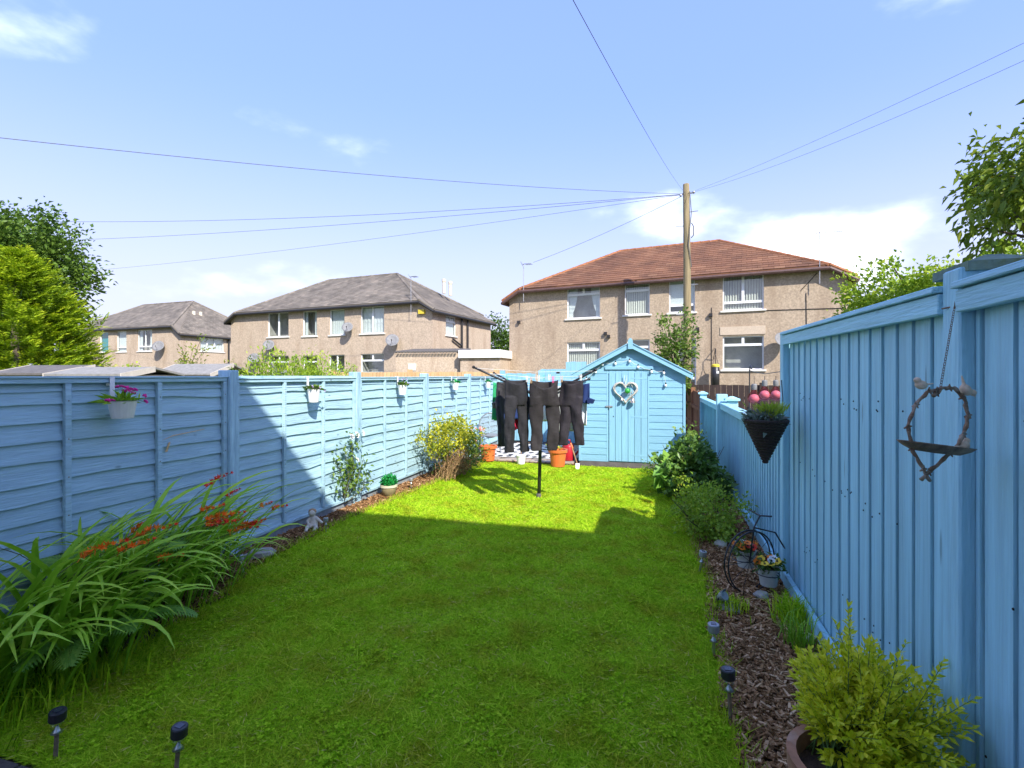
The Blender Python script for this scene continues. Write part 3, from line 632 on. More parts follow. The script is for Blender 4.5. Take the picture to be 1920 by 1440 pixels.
def house(label, loc, rz, L, D, zl, zh, Rz, hip, wins, wall='harl', roof='tile_grey', gut='gutter_dark', tiles='joined', sides=(), tw=0.36, th=0.27):
    h = thing('house', label, 'house', loc, rz, 'pebbledashed two-storey houses')
    ops = [(w[0], w[1], w[2], w[3]) for w in wins]; ss = (Rz - zl) / hip; e = (zh - zl) / ss
    m = MB()
    def quad(a, b, c, d): m.add([a, b, c, d], [(0, 1, 2, 3)])
    top_ops = [o for o in ops]
    for a, b, c, d in holes(0, L, -0.1, zl, [(o[0], o[1], o[2], min(o[3], zl)) for o in ops]): quad((a, 0, c), (b, 0, c), (b, 0, d), (a, 0, d))
    up = [(o[0], o[1], zl, o[3]) for o in ops if o[3] > zl + 1e-4]
    for a, b, c, d in holes(e, L - e, zl, zh, up): quad((a, 0, c), (b, 0, c), (b, 0, d), (a, 0, d))
    m.add([(0, 0, zl), (e, 0, zl), (e, 0, zh)], [(0, 1, 2)]); m.add([(L, 0, zl), (L - e, 0, zh), (L - e, 0, zl)], [(0, 1, 2)])
    for a, b, c, d in ops:                                                            # reveals
        quad((a, 0, c), (a, 0, d), (a, .14, d), (a, .14, c)); quad((b, 0, c), (b, .14, c), (b, .14, d), (b, 0, d)); quad((a, 0, d), (b, 0, d), (b, .14, d), (a, .14, d)); quad((a, 0, c), (a, .14, c), (b, .14, c), (b, 0, c))
    sops = [(s[0], s[1], s[2], s[3]) for s in sides]
    for a, b, c, d in holes(0, D, -0.1, zl, sops): quad((L, a, c), (L, b, c), (L, b, d), (L, a, d))
    for a, b, c, d in sops:
        quad((L, a, c), (L, a, d), (L - .14, a, d), (L - .14, a, c)); quad((L, b, c), (L - .14, b, c), (L - .14, b, d), (L, b, d)); quad((L, a, d), (L, b, d), (L - .14, b, d), (L - .14, a, d)); quad((L, a, c), (L - .14, a, c), (L - .14, b, c), (L, b, c))
    quad((0, 0, -.1), (0, 0, zl), (0, D, zl), (0, D, -.1)); m.add([(0, D, -.1), (0, D, zl), (e, D, zh), (L - e, D, zh), (L, D, zl), (L, D, -.1)], [(0, 1, 2, 3, 4, 5)])
    m.build('wall', wall, h)
    for w in wins:
        window(h, w[0], w[1], w[2], w[3], w[4], w[5])
    for s in sides:
        wo = window(h, 0, s[1] - s[0], s[2], s[3], s[4], s[5]); wo.location = (L, s[0], 0); wo.rotation_euler = (0, 0, R_(90))
    ov = 0.28; sf = (Rz - zh) / (D / 2); ze = zh - sf * ov; ex = (ze - zl) / ss; zs = zl - ss * ov
    P1, P2_ = (hip, D / 2, Rz), (L - hip, D / 2, Rz)
    A, B_ = (ex, -ov, ze), (L - ex, -ov, ze); A2, B2 = (ex, D + ov, ze), (L - ex, D + ov, ze)
    S = [(-ov, -ov, zs), (-ov, D + ov, zs), (L + ov, -ov, zs), (L + ov, D + ov, zs)]
    polys = [[A, B_, P2_, P1], [B2, A2, P1, P2_], [S[1], S[0], A, P1, A2], [S[2], S[3], B2, P2_, B_]]
    rm = MB()
    for p in polys:
        n = len(p); rm.add(p, [tuple(range(n))]); rm.add([(x, y, z - .1) for x, y, z in p], [tuple(range(n - 1, -1, -1))])
    rim = [A, B_, S[2], S[3], B2, A2, S[1], S[0]]
    for a, b in zip(rim, rim[1:] + rim[:1]): rm.add([a, b, (b[0], b[1], b[2] - .1), (a[0], a[1], a[2] - .1)], [(0, 1, 2, 3)])
    ro = rm.build('roof', roof, h)
    front = tile_spots(A, B_, P1, P2_, tw, th)
    rest = tile_spots(S[2], S[3], P2_, P2_, tw, th) + tile_spots(S[1], S[0], P1, P1, tw, th)
    # the side slope meets the front at its verge: keep only tiles inside it
    def inside(sp):
        c = sp[0] + sp[1] * sp[4] * .5 + sp[2] * sp[5] * .5
        for hx, sg in ((ex, 1), (L - ex, -1)):
            pass
        return True
    if tiles == 'single':
        front.sort(key=lambda s: s[0].z)
        me = tile_mesh(roof)
        for o_, u, v, n, w, t in front[:300]:
            ob = bpy.data.objects.new('roof_tile', me); COL.objects.link(ob); ob.parent = ro
            M = Matrix.Identity(4); M.col[0] = (*(u * w), 0); M.col[1] = (*(v * t), 0); M.col[2] = (*n, 0); M.col[3] = (*o_, 1); ob.matrix_basis = M
        rest = front[300:] + rest
        rt = tiles_joined('upper_roof_tiles', ro, rest, roof)
    else: rt = tiles_joined('roof_tiles', ro, front + rest, roof)
    cap = MB(); rmat = 'tile_ridge' if roof == 'tile_red' else roof
    for a, b in ((P1, P2_), (A, P1), (B_, P2_), (A2, P1), (B2, P2_)):
        a, b = Vector(a), Vector(b); k = max(2, int((b - a).length / .42))
        for i in range(k):
            p, q = a.lerp(b, i / k), a.lerp(b, (i + .97) / k); cap.tube([p + Vector((0, 0, -.02)), q + Vector((0, 0, .01))], [.105, .09], 8)
    cap.build('ridge_tiles', rmat, ro)
    vg = MB()
    for a, b in ((A, S[0]), (B_, S[2])):
        a, b = Vector(a), Vector(b); vg.tube([a + Vector((0, -.01, -.0)), b + Vector((0, -.01, 0))], .085, 8)
    vg.build('verge_tiles', rmat, ro)
    g = MB()
    for a, b in ((A, B_), (S[2], S[3]), (S[0], S[1]), (A, S[0]), (B_, S[2])):
        a, b = Vector(a), Vector(b); q = (b - a).normalized().cross(Vector((0, 0, 1))) * (0.0)
        g.tube([a + Vector((0, -.02, -.13)), b + Vector((0, -.02, -.13))], .085, 8)
    g.build('gutter', gut, ro)
    # wide boards closing the eaves
    sb = MB(); sb.box(ex, -ov, ze - .125, L - ex, 0.0, ze - .10); sb.build('soffit', gut, ro)
    return h
A_WINS = [(3.19, 4.88, 4.42, 6.02, TOP2, 'tiedcurtain'), (6.08, 7.25, 4.46, 6.0, TOP1, 'blind'), (8.12, 9.25, 4.46, 5.99, BOT0, 'roller'), (10.41, 12.03, 4.43, 6.03, BOT1, 'blind'),
          (3.19, 4.88, 1.75, 3.24, TOP2, 'blind'), (6.2, 7.25, 1.93, 3.28, TOP1, 'room'), (10.41, 12.03, 1.84, 3.3, TOP2, 'room'), (8.5, 9.3, 0.95, 3.27, BOT0, 'room')]
hA = house('brown pebbledashed house with a red tiled hip roof behind the blue shed', (-7.551, 25.655, 0), R_(-8.9), 15.06, 8.0, 5.66, 6.2, 8.52, 5.0, A_WINS, 'harl', 'tile_red', 'gutter_brown', 'single', tw=0.42, th=0.29)
dish(hA, 12.7, 3.05, 0.33); aerial(hA, 14.05, -.3, 5.3, 7.4, 1, .85); aerial(hA, 0.95, -.3, 5.4, 7.35, 1, .5)
m = MB(); m.box(10.3, -.03, 3.36, 12.1, 0.0, 3.72); m.build('lintel_patch', 'harl_patch', hA)
m = MB()
for pts in ([(9.95, -.02, 4.6), (9.95, -.02, 0.9)], [(12.05, -.02, 4.36), (15.0, -.02, 4.3)], [(13.6, -.02, 5.0), (13.62, -.02, 3.0)], [(14.0, -.02, 5.8), (13.4, -.02, 5.1)]): MB().tube(pts, .014, 4).build('wall_cable', 'gutter_dark', hA)
for x, z in ((5.1, 3.55), (5.25, 3.4), (9.3, 3.6), (9.85, 4.2), (0.5, 4.3)): MB().box(x, -.14, z, x + .14, -.001, z + .14).build('wall_lamp', 'gutter_dark', hA)
pass
B_WINS = [(3.62, 5.55, 4.24, 5.92, TWO, 'room'), (6.81, 8.04, 4.21, 5.87, ONE, 'curtains'), (9.12, 10.34, 4.21, 5.85, ONE, 'net'), (11.62, 13.42, 4.22, 5.9, TWO, 'net'),
          (3.67, 5.55, 1.3, 2.95, TOP2, 'room'), (6.83, 8.06, 1.3, 2.92, TOP1, 'halfnet'), (11.62, 13.42, 1.35, 2.95, TOP2, 'halfnet'), (9.07, 10.34, 0.6, 2.93, TWO, 'room')]
hB = house('pink-brown pebbledashed house with a grey hip roof in the middle distance', (-29.583, 29.461, 0), R_(-6.9), 16.9, 8.0, 5.62, 6.22, 8.75, 5.4, B_WINS, 'harl_b', 'tile_grey', sides=[(1.55, 2.85, 4.1, 5.3, TOP2, 'net')], tw=0.3, th=0.24)
dish(hB, 10.95, 4.62, .34); dish(hB, 14.35, 3.7, .40); dish(hB, 4.2, 3.65, .38); dish(hB, 2.8, 2.75, .40)
aerial(hB, 15.6, -.3, 5.2, 7.5, 1, .5)
for y in (3.4, 4.2): MB().tube([(17.02, y, 5.4), (17.02, y, 2.6)], .07, 8).build('drainpipe', 'gutter_dark', hB)
for p in ([(17.02, 2.2, 3.9), (17.02, 3.4, 3.5)], [(17.02, 2.9, 3.2), (17.02, 3.4, 2.9)]): MB().tube(p, .06, 6).build('waste_pipe', 'gutter_dark', hB)
for c in ((14.6, 5.2, 7.35), (15.0, 5.4, 7.2)): MB().lathe([(.12, 0), (.12, .8), (.15, .82), (.15, 1.0), (.11, 1.02)], 10, c).build('flue', 'pale_stone', hB)
m = MB(); m.box(16.0, -.16, 5.25, 16.42, 0, 5.5); m.build('alarm_box', 'yellow_plastic', hB)
C_WINS = [(5.42, 6.69, 3.84, 5.76, ONE, 'teal'), (7.93, 9.3, 3.82, 5.74, BOT0, 'net'), (10.87, 12.82, 3.83, 5.77, BOT1, 'curtains'), (1.6, 3.4, 3.84, 5.76, ONE, 'net')]
hC = house('most distant pebbledashed house, grey roof, beside the yellow conifer', (-56.88, 36.21, 0), R_(-5.0), 16.5, 9.2, 5.5, 6.2, 9.0, 4.6, C_WINS, 'harl_b', 'tile_grey', sides=[(1.9, 4.3, 3.85, 5.1, [(0, .3, 0, 1), (.3, .62, 0, 1), (.62, 1, 0, 1)], 'net')], tw=0.3, th=0.24)
dish(hC, 14.3, 4.2, .5)
m = MB(); m.tube([(16.6, 4.75, 5.2), (16.6, 4.75, 0)], .08, 8); m.build('drainpipe', 'gutter_dark', hC)
for q in (0, .7): MB().lathe([(.2, -.1), (.16, .1), (.15, .75), (.17, .8)], 10, (13.9, 3.2 + q, 7.0)).build('flue', 'pale_stone', hC)
# the house at the photographer's back, whose eaves throw the long shadow on the lawn; narrowed and whitened for fill light
house('unseen house behind the viewer whose eaves shade the near lawn, walls whitened to bounce light', (7.2, -0.62, 0), R_(180), 9.3, 8.0, 5.6, 6.2, 8.6, 4.0,
      [(1.2, 2.6, 4.2, 5.6, TWO, 'net'), (6.4, 7.8, 4.2, 5.6, TWO, 'net'), (1.2, 2.8, 1.1, 2.5, TWO, 'net'), (4.0, 4.9, 0.05, 2.1, ONE, 'net')], 'bounce_white', 'tile_grey', tw=0.5, th=0.4)


# lean-to and outhouse in front of the middle house
o = thing('outhouse', 'low pebbledashed outhouse with a corrugated edge, right of the middle house', 'outhouse', (0, 0, 0))
a, b = at(742, 705, 26.5), at(862, 705, 26.0); v = (b - a).normalized(); n = Vector((-v.y, v.x, 0))
m = MB(); L = (b - a).length; m.box(0, 0, 0, L, 3.0, 2.72); w = m.build('wall', 'harl_b', o, loc=(a.x, a.y, 0), rot=(0, 0, math.atan2(v.y, v.x)))
m = MB()
for k in range(int(L / .17)):
    x = k * .17; m.tube([(x + .04, -.22, 2.80), (x + .04, 3.0, 3.1)], .055, 6)
m.build('corrugated_roof', 'felt_dark', w)
m = MB(); m.box(L * .2, -.03, 1.85, L * .32, 0, 2.2); m.build('meter_box', 'sill', w)
a2, b2 = at(863, 705, 25.6), at(937, 705, 25.0); v = (b2 - a2).normalized(); L2 = (b2 - a2).length
m = MB(); m.box(0, 0, 0, L2, 3.2, 2.5); w2 = m.build('wall', 'harl_b', o, loc=(a2.x, a2.y, 0), rot=(0, 0, math.atan2(v.y, v.x)))
m = MB(); m.box(-.05, -.14, 2.46, L2 + .1, 3.3, 2.86); m.build('fascia', 'upvc', w2, bevel=.01)
# punch bag hanging from the red-roofed house
pb = thing('punch_bag', 'black punch bag hanging from a wall bracket under the window', 'punch bag', hA.matrix_basis @ Vector((10.14, -0.45, 1.05)), 0)
MB().lathe([(.001, 0), (.16, .01), (.165, .5), (.155, .98), (.10, 1.0), (.001, 1.0)], 16, cap=False).build('bag', 'black_metal', pb, smooth=True)
MB().lathe([(.16, .9), (.168, .92), (.165, .99), (.11, 1.03)], 16, cap=False).build('collar', 'yellow_plastic', pb)
m = MB()
for k in range(4): q = k * 1.57; m.tube([(.12 * math.cos(q), .12 * math.sin(q), 1.0), (0, 0, 1.45)], .008, 4)
m.tube([(0, 0, 1.45), (0, 0.0, 1.7), (0, .42, 1.72)], .02, 5); m.tube([(0, .1, 1.7), (-.05, .43, 1.25)], .016, 5); m.build('bracket', 'black_metal', pb)
m = MB(); m.box(.02, -.172, .62, .12, -.158, .72); m.build('badge', 'upvc', pb)
# ================================================================ fences
def wobble(seed, n, amp):
    r = random.Random(seed); ph = [r.uniform(0, 6.28) for _ in range(4)]; fr = [r.uniform(.6, 1.2), r.uniform(1.6, 2.6), r.uniform(3, 5), r.uniform(7, 10)]
    kink = r.random(); kpos = r.uniform(.1, .9)
    return [amp * (1.0 * math.sin(ph[0] + fr[0] * 6.28 * i / n) + .55 * math.sin(ph[1] + fr[1] * 6.28 * i / n) + .22 * math.sin(ph[2] + fr[2] * 6.28 * i / n) + .10 * math.sin(ph[3] + fr[3] * 6.28 * i / n)
                   + (1.1 * math.exp(-((i / n - kpos) / .05) ** 2) if kink > .6 else 0)) for i in range(n + 1)]
def lap_board(seed, ln, amp):
    """waney-edged board: thick wavy foot standing proud, thin top tucked under the next"""
    n = 30; wv = wobble(seed, n, amp); m = MB(); vs = []
    for i in range(n + 1):
        y = ln * i / n; vs += [(.031, y, wv[i]), (.003, y, .165), (.002, y, wv[i] + .001)]
    fs = []
    for i in range(n):
        a = 3 * i; b = a + 3; fs += [(a, b, b + 1, a + 1), (a + 2, b + 2, b, a)]
    m.add(vs, fs); return m.mesh('board', 'paint_left')
BOARDS = [lap_board(100 + k, 1.83, 0.0035 if k < 6 else 0.009) for k in range(14)]
lf = thing('board_fence', 'blue horizontal overlap-board fence with posts along the left side of the garden', 'fence', (-3.62, 0, 0))
PITCH = 1.93
for k in range(-2, 5):
    y0 = 3.56 + PITCH * (k - 1) + 0.05; top = 1.548 if k == 0 else 1.53 + 0.004 * k
    fr = MB(); yb = y0 + 1.83
    bw = 0.036
    ys = [y0, y0 + 1.83 / 3 - bw / 2, y0 + 2 * 1.83 / 3 - bw / 2, yb - bw]
    for y in ys: fr.box(.026, y, .10, .056, y + bw, top - .035)
    fr.box(-.012, y0, top - .034, .058, yb, top - .004); fr.box(-.02, y0, top - .0035, .068, yb, top + .010)
    fr.box(.024, y0, .065, .048, yb, .098); fr.box(-.03, y0 + .01, .06, -.006, yb - .01, top - .04)
    pn = fr.build('panel', 'paint_left', lf, bevel=.003)
    nl = MB()
    for y in ys:
        for q in range(6): nl.box(.056, y + bw / 2 - .0035, .2 + q * .24, .0575, y + bw / 2 + .0035, .207 + q * .24)
    nl.build('nail_heads', 'rust_metal', pn)['kind'] = 'stuff'
    z = .085; zs = []
    while z < top - .09: zs.append(z); z += random.uniform(.108, .128)
    zs += [top - .085]
    for i, z in enumerate(zs):
        v = random.randrange(14) if z > .9 or random.random() < .35 else random.randrange(6)
        o = inst('board', BOARDS[v], pn, (0, y0 + (1.83 if random.random() < .5 and False else 0), z), (0, 0, 0), (1, 1, 1 if z < top - .1 else .4))
    MB().box(-.02, y0 - .05, -.03, .018, yb + .05, .058).build('gravel_board', 'gravel_board', lf)
    pt = 1.61 if k in (0, 1) else 1.60
    po = MB().box(-.05, yb + .002, -.1, .085 if k == 0 else .07, yb + .098, pt).build('post', 'paint_post', lf, bevel=.006)
# splintered board near the first post and a knot
sp = MB()
sp.prism([(.034, 2.93, 1.075), (.034, 3.02, 1.105), (.034, 3.3, 1.125), (.034, 3.3, 1.121), (.034, 3.02, 1.098)], (.002, 0, 0)); sp.prism([(.034, 2.955, .985), (.034, 2.985, 1.055), (.034, 3.0, 1.055), (.034, 2.975, .985)], (.002, 0, 0))
sp.build('split_edge', 'raw_timber', lf)
MB().lathe([(.001, .004), (.018, .003), (.022, 0)], 10, cap=False).build('knot', 'raw_timber', lf, loc=(.027, 1.92, 1.36), rot=(0, R_(90), 0))

# ---- right: tall close-boarded bay, then the low run, then the weathered brown run
def feather(material, w, t0=.009, t1=.017):
    m = MB(); g = .008; m.hexa([(0, 0, 0), (-t1, 0, 0), (-t0, w - g, 0), (0, w - g, 0), (0, 0, 1), (-t1, 0, 1), (-t0, w - g, 1), (0, w - g, 1)]); return m.mesh('board', material)
FB = feather('paint_right', .15); FBt = feather('paint_right', .137); FBn = feather('paint_right', .113)
rf = thing('close_board_fence', 'tall and low blue vertical-board fence along the right side of the garden', 'fence', (0.95, 0, 0))
def bay(ya, yb, top, pitch, me, parent=rf, bottom=.10, mat_='paint_rail', slope=0.0):
    p = MB(); L = yb - ya
    p.hexa([(-.062, ya, top - .072), (-.03, ya, top - .072), (-.03, yb, top - .072 + slope), (-.062, yb, top - .072 + slope), (-.062, ya, top - .004), (-.03, ya, top - .004), (-.03, yb, top - .004 + slope), (-.062, yb, top - .004 + slope)])
    p.hexa([(-.078, ya, top), (.045, ya, top), (.045, yb, top + slope), (-.078, yb, top + slope), (-.075, ya, top + .022), (.04, ya, top + .022), (.04, yb, top + .022 + slope), (-.075, yb, top + .022 + slope)])
    p.box(-.055, ya, 0.0, -.022, yb, bottom)
    p.box(.026, ya, .05, .032, yb, top - .02 + min(0, slope)); p.box(.0325, ya, .35, .07, yb, .43); p.box(.0325, ya, top - .35, .07, yb, top - .27)
    pn = p.build('panel', mat_, parent, bevel=.003)
    y = ya + .01
    while y < yb - .02:
        w = min(pitch, yb - y); z1 = top - .004 + slope * (y - ya) / L
        inst('board', me, pn, (random.uniform(-.002, .002), y, bottom - .02), (0, 0, random.uniform(-.006, .006)), (1, w / pitch * (1 if w == pitch else 1), z1 - bottom + .02)); y += w
    return pn
bay(-0.55, 1.897, 1.83, .15, FB); bay(2.003, 4.20, 1.835, .137, FBt, slope=.03)
bay(4.30, 8.16, 1.13, .113, FBn, slope=.01); bay(8.36, 11.9, 1.09, .113, FBn, slope=-.02)
def rpost(y, top, w=.1, proud=.085, m_='paint_right'):
    return MB().box(-proud, y - w / 2, -.1, .05, y + w / 2, top).build('post', m_, rf, bevel=.006)
def cap_on(y, z, x=.06, s=.125, material='moss_cap', col=True):
    m = MB()
    if col: m.box(x - .06, y - .06, -.05, x + .075, y + .06, z)
    c = m.build('capped_post', 'old_wood' if material == 'moss_cap' else 'paint_right', rf) if col else None
    q = MB(); q.box(x - s, y - s, z, x + s, y + s, z + .030)
    q.add([(x - s * .92, y - s * .92, z + .030), (x + s * .92, y - s * .92, z + .030), (x + s * .92, y + s * .92, z + .030), (x - s * .92, y + s * .92, z + .030), (x - .02, y - .02, z + .062), (x + .02, y - .02, z + .062), (x + .02, y + .02, z + .062), (x - .02, y + .02, z + .062)],
          [(0, 1, 5, 4), (1, 2, 6, 5), (2, 3, 7, 6), (3, 0, 4, 7), (4, 5, 6, 7)])
    q.build('post_cap', material, c or rf)
rpost(1.95, 1.90, .1, .05); cap_on(1.99, 1.885, .07, .105)
rpost(4.25, 1.875, .09, .055); cap_on(4.33, 1.87, .10, .085)
rpost(8.26, 1.285, .13, .10); cap_on(8.05, 1.20, .09, .1, 'paint_rail')
cap_on(11.95, 1.16, .0, .1, 'paint_rail')
# knots and nail heads
k = MB()
for q in range(70):
    y = random.uniform(2.1, 4.0) if q < 45 else random.uniform(.9, 1.85); z = random.choice((.42, .95, 1.42)) + random.uniform(-.03, .03)
    k.lathe([(.001, .003), (.0035, .0025), (.0045, 0)], 6, (0, 0, 0), cap=False); k.xform(Matrix.Translation((-.0205, y, z)) @ Matrix.Rotation(R_(-90), 4, 'Y'), len(k.v) - 18)
k.build('nail_heads', 'logo_black', rf)['kind'] = 'stuff'
# brown and dark neighbouring fences beyond
def vfence(name, label, a, b, top, material, pitch=.12, th=.02, posts=True, gap=.006, top_b=None):
    a, b = Vector((*a, 0)), Vector((*b, 0)); v = b - a; L = v.length; f = thing(name, label, 'fence', a, math.atan2(v.y, v.x)); top_b = top if top_b is None else top_b
    me = MB().box(0, -th, .03, pitch - gap, 0, 1).mesh('board', material); n = int(L / pitch)
    for i in range(n):
        inst('board', me, f, (i * pitch, random.uniform(-.003, .003), 0), (0, 0, 0), (1, 1, (top + (top_b - top) * i / n) + random.uniform(-.008, .008)))
    r = MB(); r.box(0, .001, .3, L, .04, .38); r.box(0, .001, top - .4, L, .04, top - .32); r.build('rail', material, f)
    if posts:
        k = max(1, round(L / 1.9))
        for i in range(k + 1): MB().box(L * i / k - .05, -.05, -.05, L * i / k + .05, .05, top + .07 + (top_b - top) * i / k).build('post', material, f)
    return f
vfence('neighbour_fence', 'weathered orange-brown fence between the shed and the next garden', (0.93, 12.1), (0.80, 15.6), 1.16, 'brown_fence', .14, top_b=1.24)
vfence('neighbour_fence', 'dark brown stained fence closing off the garden on the right', (0.95, 15.4), (6.2, 14.6), 1.31, 'dark_fence', .15)
vfence('timber_fence', 'new orange timber fence rising behind the board fence on the left', (-8.4, 11.75), (-3.72, 11.55), 1.66, 'raw_timber', .105, gap=.012)
rb = vfence('rear_fence', 'stepped light blue vertical-board fence behind the washing', (-3.55, 11.5), (-2.62, 11.5), 1.62, 'paint_shed_v', .118)
for i, (x, t) in enumerate([(-2.62 + .118 * q, 1.715 if q < 5 else 1.885) for q in range(9)]):
    MB().box(x + 3.55, -.02, .03, x + 3.55 + .112, 0, t + random.uniform(-.006, .006)).build('board', 'paint_shed_v', rb)
m = MB(); m.box(1.3, -.028, 1.62, 1.38, -.021, 1.66); m.tube([(1.85, -.03, 1.66), (1.85, -.05, 1.58)], .018, 6); m.build('hinge_fittings', 'black_metal', rb)
MB().box(0, 0, 0, .1, .03, 1.15).build('offcut', 'raw_timber', rb, loc=(.02, -.1, .03))
# ================================================================ shed: front at y 8.95
SX0, SX1, SY = -1.33, 0.42, 8.95
SW = SX1 - SX0; AP = SW / 2; EH = 1.63; AH = 2.10
sh = thing('shed', 'light blue apex garden shed with shiplap boards and a planked door', 'shed', (SX0, SY, 0))
DX0, DX1, DZ1 = 0.50, 1.16, 1.67
def ztop(x): return EH + (AH - EH) * (1 - abs(x - AP) / AP)
# shiplap boards, cut round the door and under the slopes
pitch = .118; z = .07
def shiplap(x0a, x1a, x0b, x1b, z0, z1, y=0.0):
    m = MB(); g = .012
    # face, with the coved top set back
    m.hexa([(x0a, y - .016, z0), (x1a, y - .016, z0), (x1a, y, z0), (x0a, y, z0), (x0b, y - .016, z1 - g), (x1b, y - .016, z1 - g), (x1b, y, z1 - g), (x0b, y, z1 - g)])
    m.hexa([(x0b, y - .007, z1 - g), (x1b, y - .007, z1 - g), (x1b, y, z1 - g), (x0b, y, z1 - g), (x0b, y - .007, z1), (x1b, y - .007, z1), (x1b, y, z1), (x0b, y, z1)])
    return m
while z < AH - .05:
    z1 = min(z + pitch, AH - .01)
    def lim(zz):
        if zz <= EH: return 0.0, SW
        q = AP * (AH - zz) / (AH - EH); return AP - q, AP + q
    a0, a1 = lim(z); b0, b1 = lim(z1)
    if z1 <= DZ1 + .05:
        shiplap(a0, DX0 - .004, b0, DX0 - .004, z, z1).build('board', 'paint_shed', sh); shiplap(DX1 + .004, a1, DX1 + .004, b1, z, z1).build('board', 'paint_shed', sh)
    else: shiplap(a0, a1, b0, b1, z, z1).build('board', 'paint_shed', sh)
    z += pitch
MB().box(.004, .002, .07, SW - .004, 2.35, EH - .02).build('shed_body', 'paint_shed', sh)
for k in range(14):
    m = MB(); m.box(-.016, .003, .07 + k * .112, 0.003, 2.35, .07 + k * .112 + .1); m.build('board', 'paint_shed', sh)
m = MB(); m.box(-.012, -.012, -.02, SW + .012, 2.34, .066); m.build('base_bearer', 'felt_dark', sh)
for x in (-.018, SW - .022): MB().box(x, -.03, .066, x + .04, -.0165, EH - .03).build('corner_batten', 'paint_shed_v', sh, bevel=.003)
# door
dr = MB().box(DX0 + .006, -.004, .085, DX1 - .006, .01, DZ1 - .01).build('door', 'paint_shed_v', sh)
pw = (DX1 - DX0 - .012) / 6
for k in range(6): MB().box(DX0 + .006 + k * pw + .003, -.020, .085, DX0 + .006 + (k + 1) * pw - .003, -.004, DZ1 - .012).build('plank', 'paint_shed_v', dr, bevel=.003)
for z in (1.52, .86, .2):
    m = MB(); m.prism([(DX1 - .01, -.0225, z - .02), (DX1 - .01, -.0225, z + .02), (DX1 - .28, -.0225, z + .008), (DX1 - .28, -.0225, z - .008)], (0, .002, 0)); m.build('hinge', 'paint_shed', dr)
m = MB(); m.lathe([(.001, 0), (.009, 0), (.009, .004)], 10); m.build('keyhole', 'logo_black', dr, loc=(DX0 + .085, -.0215, .86), rot=(R_(90), 0, 0))
m = MB(); m.box(DX0 - .05, -.036, 1.02, DX0 + .07, -.021, 1.045); m.box(DX0 + .01, -.046, 1.0, DX0 + .03, -.036, 1.04); m.build('bolt_latch', 'grey_metal', dr)
MB().box(DX0 - .06, -.045, DZ1, DX1 + .09, -.0165, DZ1 + .055).build('door_head', 'paint_shed', sh, bevel=.004)
for x in (DX0 - .03, DX1 + .0): MB().box(x - .002, -.019, .08, x + .02, -.0165, DZ1 - .003).build('door_jamb', 'paint_shed_v', sh)
# roof with barge boards and finial
OV = .13; sl = (AH - EH) / AP
def roofz(x): return AH + .012 - sl * abs(x - AP)
for s in (-1, 1):
    xe = AP + s * (AP + OV)
    m = MB(); m.hexa([(AP, -.11, AH + .012), (xe, -.11, roofz(xe)), (xe, 2.5, roofz(xe)), (AP, 2.5, AH + .012), (AP, -.11, AH + .034), (xe, -.11, roofz(xe) + .022), (xe, 2.5, roofz(xe) + .022), (AP, 2.5, AH + .034)])
    ro = m.build('roof', 'felt_dark', sh)
    m = MB(); m.hexa([(AP, -.125, AH - .06), (xe, -.125, roofz(xe) - .07), (xe, -.108, roofz(xe) - .07), (AP, -.108, AH - .06), (AP, -.125, AH + .03), (xe, -.125, roofz(xe) + .02), (xe, -.108, roofz(xe) + .02), (AP, -.108, AH + .03)])
    m.build('barge_board', 'paint_shed', sh, bevel=.003)
    m = MB(); m.hexa([(AP, -.14, AH + .026), (xe, -.14, roofz(xe) + .014), (xe, -.09, roofz(xe) + .014), (AP, -.09, AH + .026), (AP, -.14, AH + .042), (xe, -.14, roofz(xe) + .032), (xe, -.09, roofz(xe) + .032), (AP, -.09, AH + .042)])
    m.build('roof_edging', 'paint_shed', sh)
MB().prism([(AP - .04, -.155, AH - .085), (AP + .04, -.155, AH - .085), (AP + .04, -.155, AH + .06), (AP + .015, -.155, AH + .1), (AP - .015, -.155, AH + .1), (AP - .04, -.155, AH + .06)], (0, .02, 0)).build('finial', 'paint_shed', sh, bevel=.003)
# string of festoon bulbs under the gable
sl_ = thing('string_lights', 'string of clear festoon bulbs pinned under the shed gable', 'string lights', (SX0, SY, 0))
bp = [(.12, 1.53), (.28, 1.66), (.40, 1.79), (.62, 1.80), (.86, 1.84), (1.0, 1.74), (1.22, 1.66), (1.42, 1.64), (1.45, 1.43)]
cd = MB()
for (a, b), (c, d) in zip(bp, bp[1:]): cd.tube([(a, -.05, b), ((a + c) / 2, -.055, (b + d) / 2 - .018), (c, -.05, d)], .0025, 4)
cd.build('cord', 'peg_white', sl_)
for x, z in bp:
    b = MB().ball((0, 0, -.03), (.022, .022, .026), 10, 8).build('bulb', 'bulb_clear', sl_, smooth=True, loc=(x, -.055, z)); MB().lathe([(.011, -.008), (.012, .018), (.006, .022)], 8).build('socket', 'logo_black', b)
